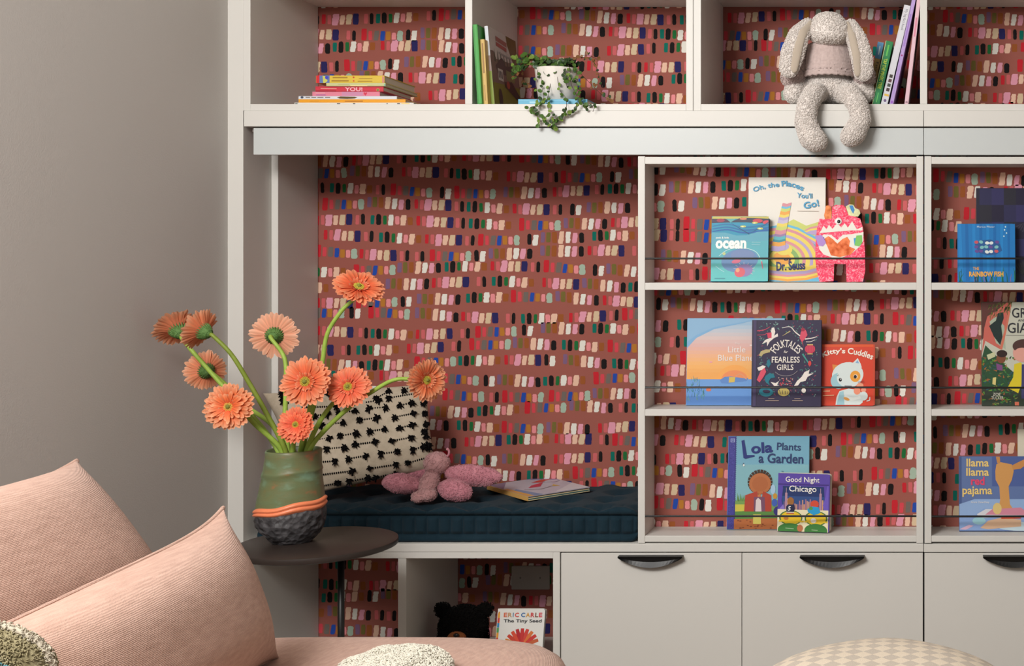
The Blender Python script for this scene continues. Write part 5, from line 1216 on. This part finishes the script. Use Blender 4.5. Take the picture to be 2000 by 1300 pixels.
PET = mat('gerbera_petal', (240, 120, 80), .55, spec=.25, attr='tint', trans=.30)
CALY = mat('gerbera_calyx', (84, 118, 60), .7, bump=.001, scale=300, var=14, var_scale=90)
STEM = mat('gerbera_stem', (152, 180, 76), .5, spec=.3, var=10, var_scale=40, trans=.12)
STEMD = mat('gerbera_stem_dark', (118, 134, 48), .5, spec=.3, var=8, var_scale=40)
def frame(n):
    n = Vector(n).normalized(); a = n.orthogonal().normalized(); return a, n.cross(a), n
def gerbera(label, px, py, Y, Rpx, n, cup, stem, seed, pale=0.0, disc=(196, 180, 70), dark=False, dbl=0, red=0.0, flare=0.0):
    rg = random.Random(seed); c = P(px, py, Y); k = K(Y); R = Rpx * k
    root = thing('gerbera', label, 'flower', tuple(stem[-1][2] if 0 else P(stem[-1][0], stem[-1][1], stem[-1][2])), group='orange gerberas in the vase')
    o = Vector(root.location); A, B_, N = frame(n)
    def tip(c1, t):                         # petal colour from base to tip
        b0 = Vector((240, 96 - 16 * red, 56)); b1 = Vector((252, 134 - 22 * red, 80)); b2 = Vector((255, 188 - 40 * red, 146 - 40 * red))
        q = b0.lerp(b1, min(1, t * 1.7)) if t < .6 else b1.lerp(b2, (t - .6) / .4)
        q = q.lerp(Vector((255, 204, 176)), pale); q = q * c1
        return tuple(lin(max(0, min(255, v))) for v in q)
    mb = MB(); mb.c = []
    def petal(ang, L, W, r0, h0, cp, droop, shade):
        d = A * math.cos(ang) + B_ * math.sin(ang); s_ = N.cross(d); vs = []; n1 = 8
        tw = rg.uniform(-.3, .3)
        for i in range(n1 + 1):
            t = i / n1; r = r0 + (L - r0) * t
            h = h0 + cp * (t ** .8) * L - droop * t * t * L
            wd = W * (.35 + .75 * math.sin(min(1, t * 1.05 + .08) * math.pi * .62)) * (1 if t < .86 else (1 - ((t - .86) / .14) ** 2 * .72))
            for j, q in enumerate((-1, -.5, 0, .5, 1)):
                ch = -.10 * W * (1 - abs(q)) * 2 + (.12 * W if abs(q) == .5 else 0)
                vs.append(c + d * r + s_ * (q * wd / 2) + N * (h + ch + q * tw * wd * .5) - o)
                mb.c.append(tip(shade * (1 - .07 * (1 - abs(q))), t))
        mb.add(vs, [(i * 5 + j, i * 5 + j + 1, (i + 1) * 5 + j + 1, (i + 1) * 5 + j) for i in range(n1) for j in range(4)])
    nO = 30
    for i in range(nO): petal(2 * math.pi * i / nO + rg.uniform(-.05, .05), R * rg.uniform(.92, 1.03), R * .20, R * .12, -.02 * R, cup + rg.uniform(-.05, .05), flare + rg.uniform(-.02, .05), rg.uniform(.93, 1.0))
    for i in range(26): petal(2 * math.pi * (i + .5) / 26 + rg.uniform(-.06, .06), R * rg.uniform(.78, .9), R * .18, R * .12, .02 * R, cup + .07 + rg.uniform(-.04, .05), flare, rg.uniform(.9, .98))
    if dbl:
        for i in range(24): petal(2 * math.pi * i / 24 + rg.uniform(-.1, .1), R * rg.uniform(.5, .72), R * .14, R * .1, .05 * R, cup + .22 + rg.uniform(-.08, .1), 0, rg.uniform(.95, 1.05))
    for i in range(36): petal(2 * math.pi * i / 36 + rg.uniform(-.1, .1), R * rg.uniform(.30, .42), R * .055, R * .14, .04 * R, cup + .22 + rg.uniform(-.06, .1), 0, rg.uniform(.86, 1.0))
    po = mb.build('petals', PET, root, smooth=True)
    # disc: ring of florets round a green eye
    dm = MB(); dc = mat('disc_%d_%d_%d' % disc, disc, .8)
    for i in range(70):
        rr_ = R * .20 * math.sqrt((i + .5) / 70); a_ = i * 2.4; p_ = c + (A * math.cos(a_) + B_ * math.sin(a_)) * rr_ + N * (R * (.06 + .03 * (1 - (rr_ / (R * .2)) ** 2) + cup * .15)) - o
        dm.ell(p_, R * .022, sub=1)
    a_n = 40
    dm.build('disc_florets', dc, root, smooth=True)
    em = MB(); em.ell(c + N * R * (.085 + cup * .15) - o, R * .09, sub=2); em.build('flower_eye', mat('gerbera_eye', (120, 120, 50), .8), root, smooth=True)
    # calyx
    cm = MB(); q = N.to_track_quat('Z', 'Y').to_matrix()
    prof = [(.0045, -R * .36), (R * .16, -R * .30), (R * .27, -R * .18), (R * .32, -R * .05), (R * .34, R * .02), (R * .12, R * .02)]
    cm.lathe(prof, 30, fn=lambda p, a, z, r: (c - o) + q @ Vector((p.x * (1 + .05 * math.sin(9 * a)), p.y * (1 + .05 * math.sin(9 * a)), p.z)), cap0=True, cap1=True)
    for i in range(44):
        a_ = i * 2 * math.pi / 22 + (.14 if i >= 22 else 0); r0, r1 = (R * .26, R * .42) if i < 22 else (R * .18, R * .33); z0, z1 = (-R * .12, R * .035 + cup * .2 * R) if i < 22 else (-R * .26, -R * .02)
        p0 = q @ Vector((r0 * math.cos(a_), r0 * math.sin(a_), z0)); p1 = q @ Vector((r1 * math.cos(a_), r1 * math.sin(a_), z1))
        cm.tube([(c - o) + p0, (c - o) + (p0 + p1) / 2 + (p0 - q @ Vector((0, 0, p0.dot(N)))) * .05, (c - o) + p1], [R * .04, R * .035, R * .006], 5, cap=False)
    cm.build('calyx', CALY, root, smooth=True)
    pts = [c - N * R * .30, c - N * R * .52] + [P(*s_) for s_ in stem]
    sp = smooth_path(pts, 7); L_ = len(sp)
    sm_ = MB(); sm_.tube([p_ - o for p_ in sp], [.0042 + .0022 * (i / L_) for i in range(L_)], 12); sm_.build('stem', STEMD if dark else STEM, root, smooth=True)
    return root
Y0_ = YT_
G_ = gerbera
inn = lambda px, dy: (px, 925, Y0_ + dy)
G_('orange gerbera at the far left, facing up and away, its rim behind the next bloom', 350, 647, -.36, 45, (-.52, .46, .56), .55, [(376, 686, -.37), (446, 765, -.38), (498, 818, -.39), (541, 876, -.39), (552, 920, -.39)], 1, pale=.35, flare=.25)
G_('orange gerbera second from the far left, side on with its petals raised to the left', 400, 648, -.44, 42, (-.86, .20, .36), .45, [(452, 692, -.44), (487, 748, -.43), (521, 808, -.42), (556, 876, -.41), (562, 925, -.40)], 2, dark=True, pale=.3, dbl=1)
G_('small orange gerbera behind the crossing stems, its back turned to the room', 404, 724, -.28, 40, (-.72, .68, .02), .30, [(440, 750, -.30), (480, 792, -.33), (530, 828, -.37), (560, 876, -.39), (566, 925, -.39)], 3, pale=.4)
G_('fluffy double orange gerbera low on the left, facing the room', 447, 794, -.50, 48, (.10, -.97, .12), .05, [(470, 800, -.46), (500, 830, -.44), (548, 876, -.41), (556, 925, -.40)], 4, dbl=1, disc=(224, 190, 90))
G_('pale peach gerbera seen from behind with green calyx, above the middle bloom', 536, 655, -.34, 46, (-.22, .95, .16), .06, [(556, 700, -.37), (558, 760, -.39), (557, 820, -.40), (562, 876, -.40), (566, 925, -.40)], 5, pale=.7)
G_('large orange gerbera in the very middle of the bunch, facing the room', 597, 745, -.47, 50, (.05, -.98, .14), .02, [(606, 790, -.43), (597, 830, -.42), (588, 876, -.41), (580, 925, -.40)], 6, red=.3)
G_('deep orange gerbera right of the middle bloom, drooping slightly', 680, 755, -.43, 43, (.10, -.93, .25), .04, [(658, 779, -.40), (625, 822, -.41), (600, 876, -.41), (588, 925, -.41)], 7, red=.7, flare=.10)
G_('small red-orange gerbera lowest in the bunch, just above the vase rim', 578, 829, -.49, 37, (-.02, -.96, .22), .05, [(577, 850, -.46), (572, 876, -.44), (572, 925, -.42)], 8, red=.9, dbl=1)
G_('orange gerbera farthest to the right on an arching stem, side on', 832, 742, -.40, 43, (.80, -.58, .05), .18, [(772, 741, -.40), (726, 765, -.40), (680, 797, -.40), (634, 840, -.40), (606, 876, -.41), (596, 925, -.41)], 9, red=.1, pale=.1, flare=.05)
G_('orange gerbera at the very top of the bunch on a tall curved stem', 700, 562, -.40, 50, (.42, -.46, .74), .20, [(668, 606, -.40), (640, 650, -.40), (630, 705, -.40), (618, 770, -.40), (600, 840, -.40), (592, 876, -.40), (586, 925, -.40)], 10, red=.4, flare=.1)

# ================================================================== trailing plant
pr = thing('trailing_plant', 'trailing vine in a white ridged pot on the upper shelf', 'potted plant', (P(1088, 190, .12).x, .12, ZP + .0003))
POTM = mat('white_ceramic', (222, 216, 208), .45, bump=.001, scale=60)
kp = K(.12); ph = ((190 - 124) * kp)
mb = MB()
prof = [(.0005, 0), (30 * kp, 0), (34 * kp, .003), (39 * kp, ph * .5), (41.5 * kp, ph * .93), (42 * kp, ph), (38 * kp, ph), (36 * kp, ph * .8), (.0005, ph * .8)]
mb.lathe(prof, 96, fn=lambda p, a, z, r: Vector((p.x * (1 + .012 * math.sin(16 * a + z * 60)), p.y * (1 + .012 * math.sin(16 * a + z * 60)), p.z)))
mb.build('pot', POTM, pr, smooth=True)
mb = MB(); mb.lathe([(.0005, ph * .86), (36.5 * kp, ph * .82)], 40, fn=lambda p, a, z, r: p + Vector((0, 0, .003 * noise.noise(p * 90)))); mb.build('soil', mat('soil', (48, 36, 28), .95), pr, smooth=True)
VINE = mat('vine_stem', (74, 46, 40), .7); VL = [mat('vine_leaf', (74, 106, 44), .45, spec=.35, trans=.15), mat('vine_leaf_dark', (44, 66, 34), .45, spec=.35), mat('vine_leaf_pale', (120, 146, 66), .45, spec=.35, trans=.2), mat('vine_leaf_bronze', (124, 84, 50), .5)]
po_ = Vector(pr.location); rg = random.Random(77); vm = MB(); lm = MB()
def leaf(p, r, n, mi):
    A, B_, N = frame(n); an = rg.uniform(0, 6.28); d = A * math.cos(an) + B_ * math.sin(an); s_ = N.cross(d); m_ = 9; vs = [p + d * r * .1]
    for i in range(m_):
        t = 2 * math.pi * i / m_; vs.append(p + d * (r * (.95 + .95 * math.cos(t))) * 1.0 + s_ * (r * .82 * math.sin(t)) + N * (r * .22 * abs(math.sin(t))))
    vs[0] = p + d * r * .95 - N * r * .02
    lm.add([v - po_ for v in vs], [(0, 1 + i, 1 + (i + 1) % m_) for i in range(m_)], mi)
def vine(pts, r=.0007, nl=8, size=.0065, pal=(0, 0, 1, 2), start=.15):
    sp = smooth_path(pts, 8); vm.tube([p - po_ for p in sp], r, 5)
    for i in range(nl):
        t = start + (1 - start) * (i + rg.uniform(0, .5)) / nl; p = sp[min(int(t * (len(sp) - 1)), len(sp) - 1)]
        for s_ in ((-1, 1) if rg.random() < .45 else (1,)):
            leaf(p + Vector((rg.uniform(-.004, .004), rg.uniform(-.004, .002), rg.uniform(-.003, .003))), size * rg.uniform(.75, 1.2), (rg.uniform(-.8, .8), -1, rg.uniform(-.4, .9)), rg.choice(pal))
# trailing over the shelf edge (pixel way points, depth)
FR = -.020
vine([P(1075, 122, .11), P(1060, 130, .075), P(1058, 165, .065), P(1062, 190, .03), P(1056, 206, FR), P(1040, 208, FR - .002), P(1033, 212, FR)], nl=12, size=.0062)
vine([P(1085, 122, .11), P(1076, 130, .07), P(1074, 170, .06), P(1068, 200, .01), P(1072, 220, FR), P(1062, 232, FR), P(1047, 244, FR)], nl=14, size=.0062)
vine([P(1095, 122, .11), P(1088, 132, .07), P(1092, 172, .06), P(1104, 190, .02), P(1106, 210, FR), P(1096, 226, FR), P(1080, 238, FR), P(1072, 247, FR), P(1086, 250, FR)], nl=18, size=.0066)
vine([P(1105, 122, .11), P(1112, 132, .075), P(1116, 165, .065), P(1128, 190, .03), P(1130, 205, FR), P(1112, 222, FR), P(1092, 232, FR), P(1078, 228, FR)], nl=17, size=.0064)
vine([P(1112, 122, .11), P(1124, 135, .08), P(1128, 160, .07), P(1130, 185, .04), P(1140, 203, 0), P(1146, 212, FR)], nl=10, size=.007)
vine([P(1066, 122, .11), P(1052, 132, .08), P(1048, 168, .06), P(1050, 200, .01), P(1040, 214, FR), P(1050, 228, FR), P(1058, 238, FR)], nl=12, size=.0062)
vine([P(1100, 122, .10), P(1100, 135, .07), P(1112, 158, .065), P(1134, 160, .06)], nl=8, size=.007)
vine([P(1072, 124, .10), P(1080, 140, .07), P(1084, 160, .066)], nl=9, size=.0052, pal=(1, 1, 0)); vine([P(1090, 124, .10), P(1100, 142, .07), P(1108, 172, .062)], nl=9, size=.0052, pal=(1, 1, 0)); vine([P(1060, 126, .10), P(1066, 140, .07), P(1070, 156, .066)], nl=7, size=.005, pal=(1, 1, 0))
for i in range(26):                              # crown of short stems above the rim
    a_ = rg.uniform(0, 6.28); r1 = rg.uniform(.01, .04); top = Vector((r1 * math.cos(a_) * 1.4, r1 * math.sin(a_) * .8, rg.uniform(.012, .038)))
    b_ = po_ + Vector((r1 * .4 * math.cos(a_), r1 * .4 * math.sin(a_), ph * .86)); vine([b_, b_ + top * .6 + Vector((0, 0, .008)), b_ + top], nl=6, size=.0072, pal=(1, 1, 1, 0), start=.4)
vine([P(1065, 120, .12), P(1045, 112, .10), P(1024, 120, .09), P(1008, 130, .085), P(1000, 142, .08)], nl=12, size=.008, pal=(0, 0, 2, 1)); vine([P(1065, 121, .12), P(1040, 106, .12), P(1018, 112, .10), P(1006, 124, .09), P(1010, 146, .08)], nl=12, size=.008, pal=(0, 0, 2, 3))
vine([P(1060, 122, .12), P(1030, 124, .10), P(1014, 140, .09), P(1004, 152, .08)], nl=9, size=.0075, pal=(1, 0, 3)); vine([P(1050, 120, .13), P(1026, 118, .14), P(1022, 150, .14), P(1036, 178, .14)], nl=9, size=.007, pal=(1, 0, 3))
vine([P(1110, 122, .12), P(1128, 112, .12), P(1150, 114, .11), P(1164, 128, .10), P(1170, 150, .09), P(1178, 172, .08)], nl=9, size=.0055, pal=(3, 1, 3)); vine([P(1112, 122, .12), P(1140, 108, .13), P(1160, 112, .12), P(1168, 118, .11)], nl=6, size=.0055, pal=(3, 3, 1))
vine([P(1118, 130, .11), P(1140, 150, .10), P(1170, 180, .08), P(1186, 192, .06), P(1200, 196, .06)], nl=9, size=.0062, pal=(3, 3, 1)); vine([P(1130, 200, .02), P(1150, 210, .0), P(1162, 205, FR), P(1158, 218, FR)], nl=4, size=.006, pal=(0, 1))
vm.build('vines', VINE, pr, smooth=True); lm.build('leaves', VL, pr, smooth=True)

# ================================================================== plush bunny
FUR = mat('cream_plush', (220, 211, 204), .95, bump=.0022, scale=170, spec=.05, sheen=.35, var=9, var_scale=110)
KNIT = mat('mauve_knit', (190, 170, 165), .95, bump=.0022, scale=150, spec=.05, sheen=.25, var=8, var_scale=90, stretch=(1.6, 1.6, 1))
VEL = mat('beige_velour', (176, 162, 146), .9, bump=.0006, scale=300, sheen=.3)
bn = thing('plush_bunny', 'cream curly plush bunny in mauve jumper sitting on the upper shelf edge', 'plush toy', (P(1622, 203, .07).x, .07, ZS))
bo = Vector(bn.location); rgb_ = random.Random(5)
def E(px, py, Y, rx, ry, d, ang=0): k_ = K(Y); return (P(px, py, Y), (rx * k_, d, ry * k_), Quaternion((0, 1, 0), math.radians(ang)))
def plush(name, ells, limbs, m, parent, fuzz, L=.0040, r=.0008, vox=.0045, it=5):
    mb = MB()
    for e in ells: mb.ell(*e)
    for pts, rs in limbs: mb.limb(pts, rs)
    rm = remeshed(mb, vox, it); curls(rm, fuzz, L, r, rgb_); localise(rm, bo); return rm.build(name, m, parent, smooth=True)
plush('body', [E(1621, 62, .03, 44, 29, .052), E(1618, 45, .035, 32, 20, .045), E(1621, 72, .02, 36, 16, .05), E(1620, 150, .09, 44, 56, .060), E(1621, 174, .08, 50, 29, .062)],
      [([P(1582, 112, .09), P(1562, 150, .08), P(1552, 182, .055)], [.026, .026, .031]), ([P(1662, 112, .09), P(1682, 150, .08), P(1690, 182, .055)], [.026, .026, .027])], FUR, bn, 13000)
mb = MB(); c = P(1620, 122, .088); kq = K(.088)
def sweat(p, a, z, r): return c + Vector((p.x * 1.0, p.y * 1.15, p.z - .006 * math.cos(a) * 0 + .0012 * math.sin(26 * a)))
prof = []
for i in range(31):
    t = i / 30; z = (92 - 122) + 62 * t; w_ = 43 + 9 * math.sin(t * 2.2) + (2.5 if t > .86 else 0) + (1.5 if t < .08 else 0); prof.append((w_ * kq * (1 + .010 * math.sin(t * 60)), -z * kq))
mb.lathe(prof, 120, fn=sweat); curls(mb, 5200, .0045, .0012, rgb_, flat=.7); localise(mb, bo); jm = mb.build('jumper', KNIT, bn, smooth=True); jm.modifiers.new('s', 'SOLIDIFY').thickness = .003
for s_, pts, rs in ((-1, [P(1574, 112, .07), P(1556, 138, .06), P(1548, 150, .055)], [.030, .033, .033]), (1, [P(1668, 112, .07), P(1684, 140, .062), P(1690, 152, .058)], [.030, .030, .030])):
    mb = MB(); mb.limb(pts, rs); rm = remeshed(mb, .0045, 4); curls(rm, 1500, .0045, .0012, rgb_); localise(rm, bo); rm.build('sleeve', KNIT, bn, smooth=True)
# ears hang from the head, lining turned towards the face
def ear(pts, ws, lean, lin_off):
    mb = MB(); q = [P(*p) for p in pts]
    for i in range(len(q) - 1):
        for s2 in range(9):
            t = s2 / 8; w_ = ws[i] * (1 - t) + ws[i + 1] * t; p = q[i].lerp(q[i + 1], t); d = (q[i + 1] - q[i]).normalized(); an = math.atan2(d.x, d.z)
            mb.ell(p, (w_ * K(0), .011, w_ * K(0)), sub=2)
    rm = remeshed(mb, .0042, 5); curls(rm, 3800, .0040, .0008, rgb_); localise(rm, bo); e_ = rm.build('ear', FUR, bn, smooth=True)
    li = MB()
    for i in range(len(q) - 1):
        for s2 in range(9):
            t = s2 / 8; w_ = (ws[i] * (1 - t) + ws[i + 1] * t) * .42; p = q[i].lerp(q[i + 1], t) + Vector((lin_off * K(0) * (.5 + .5 * (i + t) / (len(q) - 1)), -.0105, 0)); li.ell(p, (w_ * K(0), .0052, w_ * K(0) * 1.6), sub=2)
    lr = remeshed(li, .003, 8); localise(lr, bo); lr.build('ear_lining', VEL, e_, smooth=True)
ear([(1578, 48, .02), (1560, 70, .0), (1548, 105, -.012), (1541, 132, -.014)], [13, 21, 24, 20], 0, 11)
ear([(1662, 50, .02), (1673, 76, .0), (1683, 112, -.012), (1686, 140, -.014)], [13, 20, 22, 19], 0, -11)
# legs dangle over the edge
plush('leg', [E(1590, 272, -.045, 27, 22, .036, 30)], [([P(1604, 180, .06), P(1590, 183, -.005), P(1577, 205, -.036), P(1573, 238, -.038), P(1584, 268, -.044)], [.028, .028, .028, .029, .032])], FUR, bn, 7500)
plush('leg', [E(1667, 262, -.045, 27, 21, .034, -38)], [([P(1640, 181, .06), P(1660, 184, -.005), P(1676, 206, -.034), P(1682, 234, -.036), P(1668, 260, -.044)], [.028, .028, .027, .027, .030])], FUR, bn, 7500)

# ================================================================== black bear in the low cubby
BRM = mat('black_plush', (12, 10, 9), .95, bump=.002, scale=160, spec=.04, sheen=.02)
br = thing('plush_bear', 'dark black plush bear with brown muzzle sitting in the low cubby', 'plush toy', (P(905, 1240, .14).x, .14, Z0(ZB)))
bo = Vector(br.location); zf = Z0(ZB)
kq = K(.12)
plush('body', [E(905, 1222, .12, 46, 40, .060), (Vector((P(905, 0, .16).x, .16, zf + .062)), (.07, .06, .062)), E(864, 1190, .14, 15, 14, .014), E(948, 1190, .14, 15, 14, .014)], [([P(872, 1268, .15), Vector((P(858, 0, .10).x, .10, zf + .03))], [.024, .022]), ([P(940, 1268, .15), Vector((P(952, 0, .10).x, .10, zf + .03))], [.024, .022]),
      ([Vector((P(885, 0, .14).x, .14, zf + .028)), Vector((P(872, 0, .05).x, .06, zf + .026))], [.028, .026]), ([Vector((P(928, 0, .14).x, .14, zf + .028)), Vector((P(940, 0, .05).x, .06, zf + .026))], [.028, .026])], BRM, br, 5000, L=.006, r=.001)
mb = MB(); mb.ell(*E(892, 1247, .060, 18, 15, .022), sub=4) if 0 else mb.ell(P(892, 1246, .062), (18 * kq, .022, 14 * kq), sub=4); localise(mb, bo); mz = mb.build('muzzle', mat('brown_plush', (128, 72, 36), .9, bump=.001, scale=200), br, smooth=True)
mb = MB(); mb.ell(P(891, 1240, .042), (6 * kq, .005, 4 * kq), sub=2); localise(mb, bo); mb.build('nose', BLACK, mz, smooth=True)
for ex, ey in ((884, 1226), (912, 1228)):
    mb = MB(); mb.ell(P(ex, ey, .068), .0035, sub=2); localise(mb, bo); mb.build('eye', mat('bear_eye', (30, 18, 12), .1, spec=.6), br, smooth=True)
